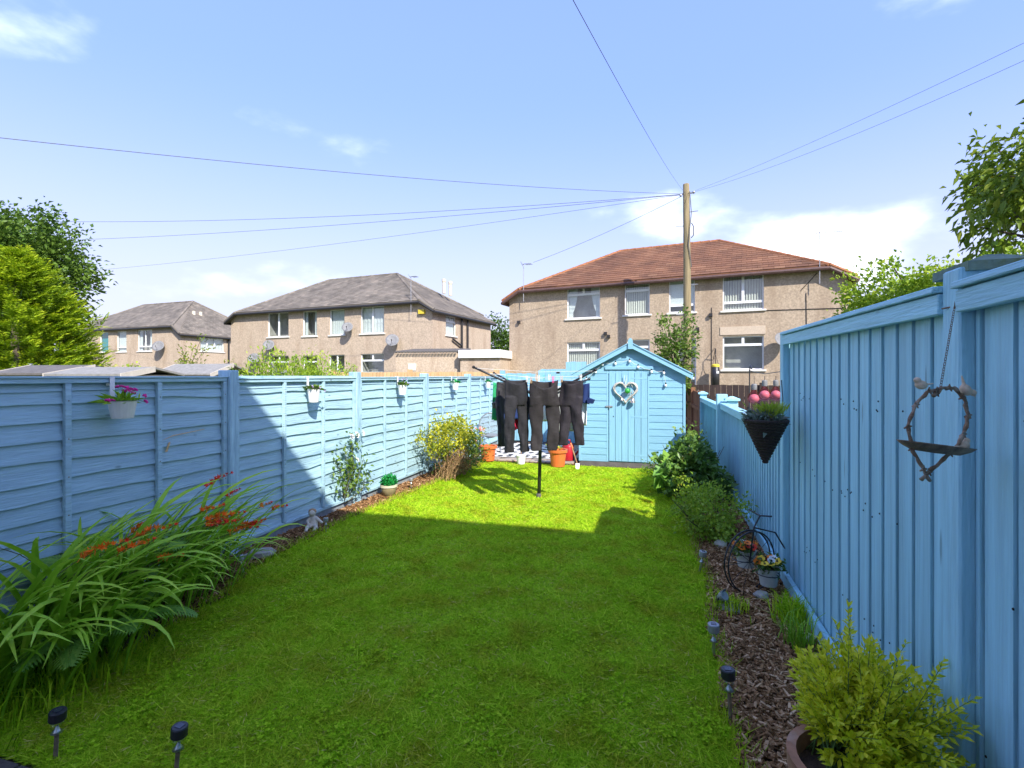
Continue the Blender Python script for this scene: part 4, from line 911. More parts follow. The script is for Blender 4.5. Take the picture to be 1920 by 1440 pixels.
# heart wreath on the door
HWS = 1.16
hw = thing('heart_wreath', 'white wicker heart wreath with a green ball and bells on the shed door', 'wreath', (SX0 + .79, SY - .045, 1.30))
def heart(t, s):
    x = 16 * math.sin(t) ** 3; y = 13 * math.cos(t) - 5 * math.cos(2 * t) - 2 * math.cos(3 * t) - math.cos(4 * t); return x * s / 16, y * s / 16
hp = [Vector((heart(2 * math.pi * k / 44, .175)[0], 0, heart(2 * math.pi * k / 44, .175)[1])) for k in range(44)]
fm = MB()
for q in range(3): fm.tube([p * (1 - .045 * q) + Vector((.004 * math.sin(k * 1.7 + q), -.008 * q + .006 * math.sin(k * .9 + 2 * q), .004 * math.cos(k * 1.3 + q))) for k, p in enumerate(hp)], .009, 6, closed=True)
fm.build('frame', 'rope_white', hw, smooth=True)
m = MB(); rr = random.Random(3)
for k in range(16):
    a = Vector((rr.uniform(-.12, .12), -.01, rr.uniform(-.06, .10))); m.tube([a, a + Vector((rr.uniform(-.05, .05), -.01, rr.uniform(-.06, .06)))], .004, 4)
m.build('lattice', 'rope_white', hw)
MB().ball((.03, -.04, .005), .042, 14, 10).build('green_ball', 'ball_green', hw, smooth=True)
for x, z, s in ((-.05, -.12, .7), (.105, -.135, 1.15)):
    MB().lathe([(.034 * s, -.03 * s), (.030 * s, -.01 * s), (.024 * s, .02 * s), (.008 * s, .036 * s), (.001, .037 * s)], 14, (x, -.035, z), cap=False).build('bell', 'bell_silver', hw, smooth=True)
m = MB()
for dx in (-.012, .016): m.tube([(0, -.012, .09), (dx, -.02, .16), (dx * 1.4, -.012, .235)], [.008, .012, .006], 6, flat=.35)
m.build('ribbon', 'cloth_white', hw)

hw.scale = (HWS, HWS, HWS)
# ================================================================ rotary dryer and washing
DB = Vector((-1.48, 6.37, 0))
dz = thing('rotary_dryer', 'black rotary clothes dryer standing in the lawn', 'clothes dryer', DB)
LAT = Vector((CS, SN, 0)); DEP = Vector((-SN, CS, 0))
topv = LAT * .045 + Vector((0, 0, 1.48))
MB().tube([(0, 0, -.1), topv * .45, topv], [.024, .022, .019], 12).build('pole', 'black_metal', dz, smooth=True)
MB().lathe([(.05, 0), (.05, .10), (.03, .12)], 12, cap=True).build('hub', 'black_metal', dz, loc=topv * .84)
MB().lathe([(.032, -.02), (.032, .03), (.026, .05)], 12).build('ground_socket', 'felt_dark', dz)
hub = topv * .86; tips = []
for k, (l, d, zz) in enumerate(((-.80, -.52, 1.665), (.63, -.60, 1.63), (.72, .45, 1.52), (-.60, .62, 1.6))):
    tp = LAT * l + DEP * d + Vector((0, 0, zz)); tips.append(tp)
    ar = MB().tube([hub + (tp - hub) * .04, tp], [.016, .013], 8).build('arm', 'black_metal', dz, smooth=True)
    MB().ball(tp, .02, 8, 6).build('arm_tip', 'logo_black', ar)
ln = MB()
for f in (.97, .8, .62, .45):
    q = [hub.lerp(t, f) for t in tips]
    for a, b in zip(q, q[1:] + q[:1]):
        ln.tube([a, a.lerp(b, .5) + Vector((0, 0, -.03)), b], .0022, 4)
ln.build('line', 'peg_white', dz)
def trousers(label, material, loc, rz, w, h, splay, sag, seed, depth=.055, rise=.30, taper=.62, logo=False, group='dark trousers hung on the dryer'):
    """hung by the waist: sagging front, open top, two legs"""
    rr = random.Random(seed); ph = [rr.uniform(0, 6.28) for _ in range(6)]; m = MB(); n = 28
    def fold(a, z): return .007 * math.sin(3 * a + ph[0] + z * 9) + .006 * math.sin(5 * a + ph[1] - z * 7) + .005 * math.sin(14 * z + ph[2] + a)
    rings = []
    for j in range(9):
        t = j / 8; z = -rise * t; ring = []
        ww = w / 2 * (0.93 + .10 * t); dd = depth * (1.15 - .30 * t) * (1 if t < .8 else 1 - .6 * (t - .8))
        for k in range(n):
            a = 2 * math.pi * k / n; c, s = math.cos(a), math.sin(a); fr = max(0, -s)
            zz = z - (1 - t) ** 1.5 * (sag * (1 - abs(c) ** 2) * (1 if s < 0 else .25))
            f = fold(a, zz); ring.append((ww * c + f * c, dd * (1 + .3 * fr * (1 - t)) * s + f * 1.5 * s, zz))
        rings.append(ring)
    m.loft(rings)
    for sgn in (-1, 1):
        lr = []
        for j in range(15):
            t = j / 14; z = -rise * .66 - (h - rise * .66) * t; wid = w / 4 * (1.04 - (1 - taper) * t); cx = sgn * (w / 4 * 1.0 + splay * t + .01 * math.sin(3 * t + ph[3])); dd = depth * .85 * (1 - .25 * t); ring = []
            for k in range(18):
                a = 2 * math.pi * k / 18; f = .008 * math.sin(3 * a + ph[4] + 5 * t) * (.4 + t) + .005 * math.sin(22 * z + ph[5] + 2 * a)
                ring.append((cx + (wid + f) * math.cos(a), (dd + f) * math.sin(a) + .012 * math.sin(4 * t + ph[2] + sgn), z))
            lr.append(ring)
        m.loft(lr)
    t_ = tag(m.build('trousers', material, None, smooth=True, loc=loc, rot=(0, 0, rz)), label, 'trousers', group)
    q = t_.modifiers.new('t', 'SOLIDIFY'); q.thickness = .014; q.offset = 0; q = t_.modifiers.new('r', 'REMESH'); q.mode = 'VOXEL'; q.voxel_size = .0075; q.use_smooth_shade = True; q = t_.modifiers.new('s', 'SMOOTH'); q.iterations = 7; q.factor = .5
    for nm, sz_, st_ in (('creases', .22, .020),):
        tx = bpy.data.textures.get(nm) or bpy.data.textures.new(nm, 'CLOUDS'); tx.noise_scale = sz_; q = t_.modifiers.new(nm, 'DISPLACE'); q.texture = tx; q.strength = st_; q.mid_level = .5; q.texture_coords = 'GLOBAL'
    wb = MB(); rb_ = []
    for q in range(2):
        ring = []
        for k in range(n):
            a = 2 * math.pi * k / n; c, s = math.cos(a), math.sin(a); zz = -.035 * q - (sag * (1 - abs(c) ** 2) * (1 if s < 0 else .25)) + .003; f = fold(a, zz)
            ring.append((w / 2 * .945 * c + f * c, depth * 1.19 * (1 + .3 * max(0, -s)) * s + f * 1.5 * s, zz))
        rb_.append(ring)
    wb.loft(rb_); wb.build('waistband', 'cloth_black', t_, smooth=True)
    if logo:
        pl = [(-.028, .002), (-.022, -.008), (-.012, -.012), (.0, -.009), (.03, .006), (-.004, -.003), (-.014, -.004), (-.02, .0), (-.022, .006)]
        MB().prism([(x + w * .26, -.052, z - .20) for x, z in pl], (0, .012, 0)).build('logo_mark', 'logo_black', t_)
    return t_
def on(px, py, d): return at(px, py, d)
yaw = CAM_YAW
trousers('charcoal trousers leftmost of the pairs on the front line', 'cloth_charcoal', on(969, 712, 6.02), yaw + .35, .285, .86, .035, .05, 1, .032)
trousers('brown-black trousers with a small swoosh mark, middle of the front line', 'cloth_brown', on(1021, 713, 5.98), yaw, .335, .83, .012, .10, 2, .032, logo=True, taper=.60)
trousers('plum-black trousers rightmost on the front line, by the shed', 'cloth_plum', on(1071, 713, 6.0), yaw - .25, .27, .77, .028, .045, 3, .03)
trousers('black trousers hanging behind at the left end of the dryer', 'cloth_black', on(945, 716, 6.35), yaw + 1.1, .32, .80, .02, .03, 4, .032)
def sheet_cloth(name, label, cat, material, loc, rz, w, h, seed, outline=None, waves=3):
    rr = random.Random(seed); m = MB(); nx, nz = 16, 14; vs = []; fs = []; p = rr.uniform(0, 6)
    for j in range(nz + 1):
        for i in range(nx + 1):
            u, t = i / nx, j / nz; ww = w * (outline(t) if outline else 1)
            vs.append(((u - .5) * ww, .022 * math.sin(u * waves * 6.28 + p + t) * (.3 + t), -h * t - .02 * math.sin(u * 3.14) * (1 - t) + .012 * math.sin(u * 9 + p) * t))
    for j in range(nz):
        for i in range(nx): a = j * (nx + 1) + i; fs.append((a, a + 1, a + nx + 2, a + nx + 1))
    m.add(vs, fs); return tag(m.build(name, material, None, smooth=True, loc=loc, rot=(0, 0, rz), solid=.005), label, cat, 'small washing behind the trousers')
def tee(label, material, loc, rz, w, h, seed):
    """a shirt pegged by its hem: sleeves hang out at the bottom"""
    o = sheet_cloth('shirt', label, 'shirt', material, loc, rz, w, h, seed)
    for s in (-1, 1):
        m = MB(); m.hexa([(s * w * .46, -.03, -h * .72), (s * w * .74, -.02, -h * .80), (s * w * .74, .02, -h * .80), (s * w * .46, .03, -h * .72), (s * w * .46, -.03, -h * .97), (s * w * .66, -.02, -h * 1.0), (s * w * .66, .02, -h * 1.0), (s * w * .46, .03, -h * .97)])
        m.build('sleeve', material, o)
    return o
tee('dark shirt folded over the far left line of the dryer', 'cloth_olive', on(947, 716, 6.7), yaw + .9, .34, .34, 11)
tee('navy shirt showing between the trouser legs', 'cloth_navy', on(966, 722, 6.9), yaw + .2, .36, .48, 12)
sheet_cloth('shorts', 'bright red garment hanging low behind the left trousers', 'shorts', 'cloth_red', on(966, 752, 7.0), yaw, .22, .40, 13, lambda t: .7 + .3 * t)
sheet_cloth('towel', 'green towel edge at the far left of the washing', 'towel', 'cloth_green', on(932, 716, 6.95), yaw + 1.2, .24, .52, 14)
tee('white shirt behind the middle trousers', 'cloth_white', on(1018, 718, 7.0), yaw - .1, .36, .52, 15)
tee('navy shirt peeping out right of the plum trousers', 'cloth_navy', on(1086, 718, 6.5), yaw - .7, .30, .26, 16)
sheet_cloth('towel', 'pale towel hanging at the right end of the dryer', 'towel', 'cloth_white', on(1088, 735, 6.55), yaw - .8, .22, .42, 17)
sheet_cloth('towel', 'grey-green towel seen through the right trousers', 'towel', 'cloth_grey', on(1058, 722, 6.7), yaw - .1, .36, .62, 18)
for k, (px, py, d, c) in enumerate(((951, 708, 6.0, 'peg_green'), (988, 711, 6.0, 'peg_white'), (996, 713, 5.95, 'peg_wood'), (1010, 710, 6.0, 'peg_white'), (1020, 709, 6.1, 'peg_green'), (1037, 712, 5.95, 'peg_pink'), (1053, 711, 6.0, 'peg_wood'), (1089, 708, 5.98, 'peg_white'), (1005, 708, 6.2, 'peg_wood'), (1030, 708, 6.2, 'peg_white'))):
    p = on(px, py, d); g = thing('clothes_peg', ['green peg at the left trousers', 'white peg between the left and middle trousers', 'wooden peg at the left hip of the middle trousers', 'white peg left of the middle waistband', 'green peg above the middle waistband', 'bright pink peg on the middle trousers', 'wooden peg on the plum trousers', 'white peg at the right end of the front line', 'wooden peg on the empty line behind the middle trousers', 'white peg on the line behind the pink peg'][k], 'peg', p, yaw, 'clothes pegs on the dryer')
    for s in (-1, 1):
        m = MB(); m.hexa([(s * .004, -.006, -.035), (s * .009, -.006, -.035), (s * .009, .006, -.035), (s * .004, .006, -.035), (s * .006, -.006, .04), (s * .013, -.006, .04), (s * .013, .006, .04), (s * .006, .006, .04)]); m.build('prong', c, g)
    MB().tube([(-.008, 0, .006), (.008, 0, .006)], .005, 6).build('spring', 'steel', g)

# ================================================================ rear patio things
def pot(parent, r0, r1, h, material, rim=.02, rimh=.04, name='pot', n=24):
    return MB().lathe([(.001, 0), (r0, 0), (r1 * .97, h - rimh), (r1 + rim, h - rimh), (r1 + rim * 1.1, h), (r1 - .012, h), (r1 * .9, h - rimh * 1.4), (.001, h - rimh * 1.6)], n, cap=False).build(name, material, parent, smooth=False)
g1 = ground(915, 866); t = thing('plant_pot', 'orange plastic pot standing alone at the left of the paving', 'plant pot', g1 + Vector((0, 0, .03)), 0, 'orange pots behind the lawn')
pot(t, .115, .145, .27, 'plastic_orange', .02, .05); MB().lathe([(.001, .2), (.12, .205)], 16, cap=False).build('soil', 'soil', t)
MB().box(-.21, -.02, .225, -.155, .02, .25).build('handle', 'yellow_plastic', t, bevel=.006)
g2 = ground(1046, 875); t = thing('plant_pot', 'orange plastic pot with yellowing leaves beside the shed corner', 'plant pot', g2 + Vector((0, 0, .012)), 0, 'orange pots behind the lawn')
pot(t, .115, .15, .29, 'plastic_orange', .02, .05); MB().lathe([(.001, .22), (.125, .225)], 16, cap=False).build('soil', 'soil', t)
foliage('foliage', t, 'gold_shrub', (-.05, 0, .34), (.10, .08, .09), 14, 12, .03, 51, .05)
m = MB()
for k in range(5): m.tube([(-.08, 0, .22), (-.1 + .03 * k - .06, 0, .42), (-.13 + .02 * k, .01, .62 - .03 * k)], .004, 4)
m.build('stalk', 'petal_yellow', t)
g3 = ground(977, 871); t = thing('plant_pot', 'small white pot on the lawn edge under the washing', 'plant pot', g3 + Vector((0, 0, .012)))
pot(t, .065, .085, .16, 'enamel_white', .006, .02); MB().lathe([(.001, .12), (.07, .125)], 12, cap=False).build('soil', 'soil', t)
m = MB()
for k in range(3): m.tube([(0, 0, .12), (.01 * k - .01, .01, .3 + .04 * k)], .004, 4)
m.build('stalk', 'dry_twig', t)
g4 = ground(1066, 866); t = thing('watering_can', 'red watering can behind the right orange pot', 'watering can', g4 + Vector((0, 0, .03)), yaw)
MB().lathe([(.001, 0), (.10, 0), (.105, .02), (.10, .26), (.085, .29), (.001, .29)], 18, cap=False).build('body', 'plastic_red', t, smooth=True)
MB().tube([(.06, 0, .28), (.02, 0, .37), (-.08, 0, .36), (-.11, 0, .2)], .012, 8).build('handle', 'plastic_red', t, smooth=True); MB().tube([(.09, 0, .06), (.2, -.02, .2), (.26, -.02, .31)], [.022, .016, .014], 8).build('spout', 'plastic_red', t, smooth=True)
g5 = ground(1083, 880); t = thing('hand_trowel', 'hand trowel with a wooden shaft leaning by the shed corner', 'trowel', g5 + Vector((0, 0, .01)))
MB().tube([(0, 0, .06), (-.10, .05, .34)], .010, 8).build('shaft', 'dry_twig', t); MB().tube([(-.09, .05, .33), (-.13, .06, .42)], .015, 8).build('handle', 'plastic_orange', t)
MB().add([(-.035, 0, .09), (.035, 0, .09), (.03, -.02, .0), (0, -.025, -.03), (-.03, -.02, .0), (0, -.014, .05)], [(0, 1, 5), (1, 2, 5), (2, 3, 5), (3, 4, 5), (4, 0, 5)]).build('blade', 'upvc', t, solid=.004)
# rug: woven border and diamonds
rg = thing('outdoor_rug', 'black and cream diamond patterned rug on the rear paving', 'rug', (-2.55, 9.12, .036), R_(2))
m = MB(); nx, ny = 24, 30; vs = [((i / nx - .5) * 1.5, j / ny * 2.0, .004 + .006 * math.sin(i * .9 + j * .35) * math.sin(j * .5)) for j in range(ny + 1) for i in range(nx + 1)]
m.add(vs, [(j * (nx + 1) + i, j * (nx + 1) + i + 1, (j + 1) * (nx + 1) + i + 1, (j + 1) * (nx + 1) + i) for j in range(ny) for i in range(nx)]); m.build('weave', 'rug_light', rg)
m = MB()
for i in range(9):
    for j in range(12):
        x, y = -.66 + i * .165, .09 + j * .165; s = .066
        if (i + j) % 2 == 0 or j % 3 == 0: m.add([(x - s, y, .0155), (x, y - s, .0155), (x + s, y, .0155), (x, y + s, .0155)], [(0, 1, 2, 3)])
for x in (-.735, .725): m.add([(x, .01, .0155), (x + .014, .01, .0155), (x + .014, 1.98, .0155), (x, 1.98, .0155)], [(0, 1, 2, 3)])
m.build('pattern', 'rug_dark', rg)
# mesh garden chair
ch = thing('garden_chair', 'round-backed grey metal mesh chair by the end of the fence', 'chair', at(930, 846, 10.1) * Vector((1, 1, 0)) if False else Vector((-3.27, 9.75, .03)), R_(20))
ring = [Vector((.23 * math.cos(a), .10 - .08 * math.sin(a), .52 + .26 * math.sin(a))) for a in [2 * math.pi * k / 28 for k in range(28)]]
MB().tube(ring, .012, 6, closed=True).build('back_rim', 'grey_metal', ch, smooth=True)
m = MB()
for k in range(-9, 10):
    x = k * .023; q = math.sqrt(max(0, 1 - (x / .23) ** 2))
    if q > .1: m.tube([(x, .10 + .08 * q, .52 - .26 * q), (x, .10 - .08 * q, .52 + .26 * q)], .0035, 3)
    zz = k * .027; q = math.sqrt(max(0, 1 - (zz / .26) ** 2))
    if q > .1: m.tube([(-.23 * q, .10 - .08 * zz / .26, .52 + zz), (.23 * q, .10 - .08 * zz / .26, .52 + zz)], .0035, 3)
m.build('back_mesh', 'grey_metal', ch)
m = MB(); m.lathe([(.001, .34), (.22, .34), (.225, .355), (.001, .358)], 24, (0, -.12, 0), cap=False); m.build('seat', 'grey_metal', ch)
for s in (-1, 1):
    MB().tube([(s * .2, .16, .38), (s * .2, -.30, 0)], .011, 6).build('leg', 'grey_metal', ch); MB().tube([(s * .2, -.30, .44), (s * .2, .14, 0)], .011, 6).build('leg', 'grey_metal', ch)
# ================================================================ crocosmia by the left fence
def strap(seed, ln, w, bend, el0=1.35):
    """arching strap leaf growing from the origin along +x, with a keel"""
    r = random.Random(seed); n = 11; p = Vector((0, 0, 0)); el = el0; vs = []; fs = []; tw = r.uniform(-.5, .5)
    for i in range(n + 1):
        t = i / n; d = Vector((math.cos(el), 0, math.sin(el))); nrm = Vector((-math.sin(el), 0, math.cos(el)))
        ww = w * (0.45 + 1.2 * t if t < .45 else 1.0 * (1 - ((t - .45) / .55) ** 2.2)) * .5 + .0006
        side = (Vector((0, 1, 0)) * math.cos(tw * t) + nrm * math.sin(tw * t))
        vs += [p + side * ww, p - nrm * ww * .35, p - side * ww]
        p = p + d * ln / n; el -= bend / n * (.35 + 1.5 * t)
    for i in range(n):
        a = 3 * i; fs += [(a, a + 1, a + 4, a + 3), (a + 1, a + 2, a + 5, a + 4)]
    m = MB(); m.add(vs, fs); me = m.mesh('leaf', 'strap_leaf', True)
    at_ = me.attributes.new('rnd', 'FLOAT', 'FACE'); at_.data.foreach_set('value', [min(1, max(0, .25 + .5 * (k // 2) / n + r.uniform(-.15, .2))) for k in range(len(fs))])
    return me
STRAPS = [strap(k, random.uniform(.72, 1.12), random.uniform(.022, .036), random.uniform(1.3, 2.4), random.uniform(1.2, 1.5)) for k in range(16)]
FLORET = {}
def floret(material):
    if material not in FLORET:
        m = MB()
        for k in range(6):
            a = k * 1.047; c, s = math.cos(a), math.sin(a); px, py = -s, c
            m.add([(0, 0, 0), (.010 * c + .006 * px, .010 * s + .006 * py, .018), (.026 * c, .026 * s, .03), (.010 * c - .006 * px, .010 * s - .006 * py, .018)], [(0, 1, 2), (0, 2, 3)])
        m.tube([(0, 0, -.02), (0, 0, .004)], [.0015, .003], 5); FLORET[material] = m.mesh('floret', material)
    return FLORET[material]
def croc(label, base, nleaf, lean, spread, nstem, seed, stem_len=(.85, 1.15), sc=1.0):
    r = random.Random(seed); t = thing('crocosmia', label, 'plant', base, 0, 'crocosmia clumps at the left border')
    for k in range(nleaf):
        az = lean + r.gauss(0, .95); o = inst('leaf', r.choice(STRAPS), t, (r.gauss(0, spread), r.gauss(0, spread * 1.2), -.01), (r.uniform(-.25, .25), 0, az), (1, 1, 1)); s = sc * r.uniform(.7, 1.15); o.scale = (s, s, s)
    for k in range(nstem):
        az = lean + r.gauss(0, .7); ln = r.uniform(*stem_len); p = Vector((r.gauss(0, spread), r.gauss(0, spread), 0)); el = r.uniform(1.1, 1.4); pts = [p.copy()]
        for i in range(9):
            p = p + Vector((math.cos(az) * math.cos(el), math.sin(az) * math.cos(el), math.sin(el))) * ln / 9; el -= .085 + .016 * i; pts.append(p.copy())
        st = MB().tube(pts, [.004 - .0003 * i for i in range(10)], 5).build('flower_stem', 'stem', t)
        mt = r.choice(('petal_orange', 'petal_orange', 'petal_orange', 'petal_red'))
        for i in range(r.randint(5, 9)):
            q = pts[-1].lerp(pts[-2], i / 4) if i < 4 else pts[-2].lerp(pts[-3], (i - 4) / 5); inst('floret', floret(mt if i > 0 else 'petal_red'), st, q + Vector((0, 0, .004)), (r.uniform(-.6, .6), r.uniform(.2, 1.1), az + (1 if i % 2 else -1) * r.uniform(.5, 1.3)), (.95,) * 3 if i > 2 else (.6,) * 3)
    return t
croc('crocosmia clump with orange flowers at the very left edge', (-3.08, 1.72, 0), 135, .1, .15, 4, 1)
croc('largest crocosmia clump, arching over the lawn before the fence', (-3.10, 2.12, 0), 165, .3, .16, 5, 2)
croc('crocosmia clump sprawling towards the first fence post', (-3.18, 2.58, 0), 125, .45, .15, 5, 3)
croc('crocosmia clump with red-orange sprays at the fence post', (-3.28, 3.04, 0), 62, .7, .11, 7, 4, (.6, .85), .85)
# shuttlecock fern among them
def frond(seed, ln):
    r = random.Random(seed); m = MB(); el = 1.15; p = Vector((0, 0, 0)); n = 30; pts = []
    for i in range(n + 1):
        pts.append((p.copy(), el)); p = p + Vector((math.cos(el), 0, math.sin(el))) * ln / n; el -= .032 + .0022 * i
    m.tube([q for q, _ in pts], [.004 * (1 - .8 * i / n) for i in range(n + 1)], 4)
    for i in range(2, n):
        q, e = pts[i]; t = i / n; L = ln * .30 * math.sin(math.pi * (.12 + .86 * t)) ** .8
        for s in (-1, 1):
            d = Vector((.55 * math.cos(e), s * .85, .55 * math.sin(e) - .12)).normalized(); f = Vector((math.cos(e), 0, math.sin(e)))
            up_ = Vector((-math.sin(e), 0, math.cos(e))); k = 7; vs = [q]
            for j in range(1, k):
                w = ln * .030 * (1 - (j / k) ** 1.5) * (1.0 if j % 2 else .55); vs += [q + d * L * j / k + f * w - up_ * L * .10 * (j / k) ** 2, q + d * L * j / k - f * w - up_ * L * .10 * (j / k) ** 2]
            vs.append(q + d * L - up_ * L * .12); fs = [(0, 1, 2)] + [(2 * j - 1, 2 * j + 1, 2 * j + 2, 2 * j) for j in range(1, k - 1)] + [(2 * k - 3, 2 * k - 1, 2 * k - 2)]
            m.add(vs, fs)
    me = m.mesh('frond', 'fern_leaf'); at_ = me.attributes.new('rnd', 'FLOAT', 'FACE'); at_.data.foreach_set('value', [r.uniform(.2, .9) for _ in me.polygons]); return me
FR = [frond(k, .48 + .06 * k) for k in range(4)]
for j, (lb, b, n) in enumerate((('bushy green fern among the crocosmia leaves in the corner', (-2.92, 2.0, .05), 9), ('fern with finely cut fronds at the foot of the fence', (-3.30, 2.3, .25), 9))):
    f = thing('fern', lb, 'fern', b, 0, 'ferns in the left border')
    for k in range(n): o = inst('frond', FR[(k + j) % 4], f, (0, 0, 0), (random.uniform(-.2, .2), random.uniform(-.15, .15), k * 6.283 / n + random.uniform(-.2, .2))); s = random.uniform(.8, 1.15); o.scale = (s, s, s)
# seed grass at the front corner
def tuft(label, loc, n, h, material='grass', spread=.05, seed=3, name='grass_tuft', cat='grass tuft'):
    t = thing(name, label, cat, loc); r = np.random.default_rng(seed)
    a = r.uniform(0, 6.28, n); hh = h * r.uniform(.5, 1.1, n); P = np.column_stack([r.normal(0, spread * .5, n), r.normal(0, spread * .5, n), np.zeros(n)]); ln = hh * r.uniform(.2, 1.1, n)
    w = np.column_stack([np.cos(a + 1.57), np.sin(a + 1.57), np.zeros(n)]) * .0035; mid = P + np.column_stack([np.cos(a) * ln * .4, np.sin(a) * ln * .4, hh * .75]); tip = P + np.column_stack([np.cos(a) * ln, np.sin(a) * ln, hh * .9])
    V = np.stack([P - w, P + w, mid + w * .8, mid - w * .8, tip], 1).reshape(-1, 3); i = np.arange(n)[:, None] * 5
    np_obj('blades', V, np.concatenate([i + (0, 1, 2), i + (0, 2, 3), i + (3, 2, 4)], 1).reshape(-1, 3), material, t, np.repeat(r.random(n), 3)); return t
tuft('rough long grass under the crocosmia at the lawn corner', (-2.95, 1.75, 0), 500, .15, spread=.3, seed=31)
tuft('grass tuft growing in the bark bed beside the fence foot', ground(1485, 1165) , 260, .17, spread=.10, seed=32)
tuft('strappy green tuft just behind the potted box bush', ground(1500, 1215), 90, .2, 'strap_leaf', .08, 33)
tuft('weedy tuft spilling over the lawn edge by the spotlight', ground(1370, 1145), 240, .10, spread=.10, seed=34)

# ================================================================ roses, shrubs and bushes
rs = thing('rose_bush', 'thin climbing rose with pale flowers against the board fence', 'rose', ground(645, 950) + Vector((-.03, 0, 0)))
r = random.Random(8); st = MB(); tipsr = []
for (dx, dy, dz_) in ((-.02, -.25, .62), (.05, .0, .85), (.0, .1, .72), (.06, .25, .55), (.05, -.32, .42), (.02, .05, .5), (.08, .3, .35), (.04, -.12, .74)):
    a = Vector((0, r.uniform(-.04, .04), 0)); b = Vector((dx + .1, dy * .35 + r.uniform(-.05, .05), dz_ * .5)); c = Vector((dx + .08, dy, dz_)); st.tube([a, b, c], [.006, .0045, .002], 5)
    for k in range(7): tipsr.append(b.lerp(c, k / 6) if k < 6 else c)
st.build('stems', 'stem', rs)
P = np.repeat(np.array(tipsr), 7, 0); g = np.random.default_rng(4); P = P + g.normal(size=P.shape) * .042
V, Fc = leaf_mesh(P, g.normal(size=P.shape) + (0.4, 0, .2), g.uniform(.035, .065, len(P)), .66, .2, .1, g)
np_obj('foliage', V, Fc, 'mid_leaf', rs, np.repeat(np.clip(g.normal(.6, .25, len(P)), 0, 1), 2))
def rosette(parent, loc, rad, material, name='rose'):
    m = MB(); rr = random.Random(int(loc[1] * 1000) % 997)
    for k in range(14):
        a = k * 2.4; q = .25 + .75 * k / 14; c, s = math.cos(a), math.sin(a); R2 = rad * q
        m.add([(0, 0, -.2 * rad), (R2 * c - .5 * R2 * s, R2 * s + .5 * R2 * c, rad * (.55 - .35 * q)), (R2 * 1.15 * c, R2 * 1.15 * s, rad * (.6 - .5 * q)), (R2 * c + .5 * R2 * s, R2 * s - .5 * R2 * c, rad * (.55 - .35 * q))], [(0, 1, 2), (0, 2, 3)])
    return m.build(name, material, parent, loc=loc, rot=(rr.uniform(-.3, .3), R_(60) + rr.uniform(-.3, .3), 0))
for p in ((.12, .02, .84), (.12, .13, .85), (.13, .24, .86), (.14, .10, .55)): rosette(rs, Vector(p), .042, 'petal_white')
yb = thing('shrub', 'golden variegated shrub with bare brown twigs at its foot, by the fence', 'shrub', (-3.12, 7.25, 0))
foliage('foliage', yb, 'gold_shrub', (.02, .15, .60), (.42, .62, .34), 130, 26, .055, 61, .050, tone=.5)
foliage('low_foliage', yb, 'mid_leaf', (.1, .35, .25), (.36, .5, .24), 60, 22, .05, 62, .045, tone=.45)
g = np.random.default_rng(9); m = MB()
for k in range(110):
    a = Vector((g.uniform(-.12, .22), g.uniform(-.38, .25), g.uniform(-.0, .05))); b = Vector((a.x + g.normal(0, .10) + .12, a.y + g.normal(0, .12), g.uniform(.2, .52))); m.tube([a, a.lerp(b, .5) + Vector((.03, 0, .03)), b], [.005, .004, .002], 4)
m.build('bare_twigs', 'dry_twig', yb)
P = np.column_stack([g.uniform(-.05, .36, 700), g.uniform(-.42, .15, 700), g.uniform(.12, .45, 700)]); V, Fc = leaf_mesh(P, g.normal(size=P.shape), g.uniform(.02, .05, 700), .3, .3, .2, g); np_obj('withered_leaves', V, Fc, 'brown_leaf', yb, np.repeat(g.random(700), 2))
pk = thing('flowering_plant', 'coral pink flowers just right of the golden shrub', 'plant', (-3.15, 8.35, 0))
foliage('foliage', pk, 'mid_leaf', (0, 0, .34), (.2, .25, .28), 40, 16, .04, 63, .045)
for k in range(12): rosette(pk, Vector((random.uniform(-.05, .25), random.uniform(-.1, .28), random.uniform(.42, .66))), .035, 'petal_coral', 'blossom')
MB().tube([(0, 0, 0), (.02, .02, .4)], .008, 5).build('stem', 'stem_green', pk)
iv = thing('shrub', 'large dark leafy bush in front of the shed corner', 'bush', (0.42, 6.95, 0))
foliage('foliage', iv, 'ivy_leaf', (-.03, .10, .34), (.36, .72, .36), 190, 28, .06, 64, .075, .75, tone=.42, zmin=.02)
foliage('climbing_shoots', iv, 'mid_leaf', (.05, .40, .56), (.2, .45, .22), 40, 14, .05, 65, .06, .6, tone=.6)
m = MB(); g = np.random.default_rng(12)
for k in range(24): b = Vector((g.normal(0, .25), g.normal(.1, .45), g.uniform(.3, .62))); m.tube([(g.normal(0, .08), g.normal(0, .15), 0), (b.x * .6, b.y * .6, b.z * .5), b], [.012, .008, .003], 5)
m.build('stems', 'bark', iv)
foliage('big_leaf_patch', iv, 'fern_leaf', (-.36, -.25, .36), (.10, .12, .10), 8, 5, .03, 66, .15, .9, tone=.6)
ll = thing('shrub', 'small lime green shrub between the lawn and the low fence', 'shrub', (0.45, 5.35, 0))
foliage('foliage', ll, 'lime_leaf', (0, 0, .23), (.32, .55, .24), 150, 22, .045, 67, .042, .55, tone=.42, zmin=.02)
m = MB()
for k in range(16): b = Vector((g.normal(0, .2), g.normal(0, .3), g.uniform(.2, .42))); m.tube([(g.normal(0, .05), g.normal(0, .1), 0), b * .6, b], [.008, .006, .002], 5)
m.build('stems', 'bark', ll)
lw = thing('low_plant', 'low weedy plants at the lawn end beside the shed', 'plant', (0.08, 8.35, 0))
foliage('foliage', lw, 'mid_leaf', (0, 0, .12), (.28, .36, .16), 50, 14, .04, 68, .045, tone=.5, zmin=.0)
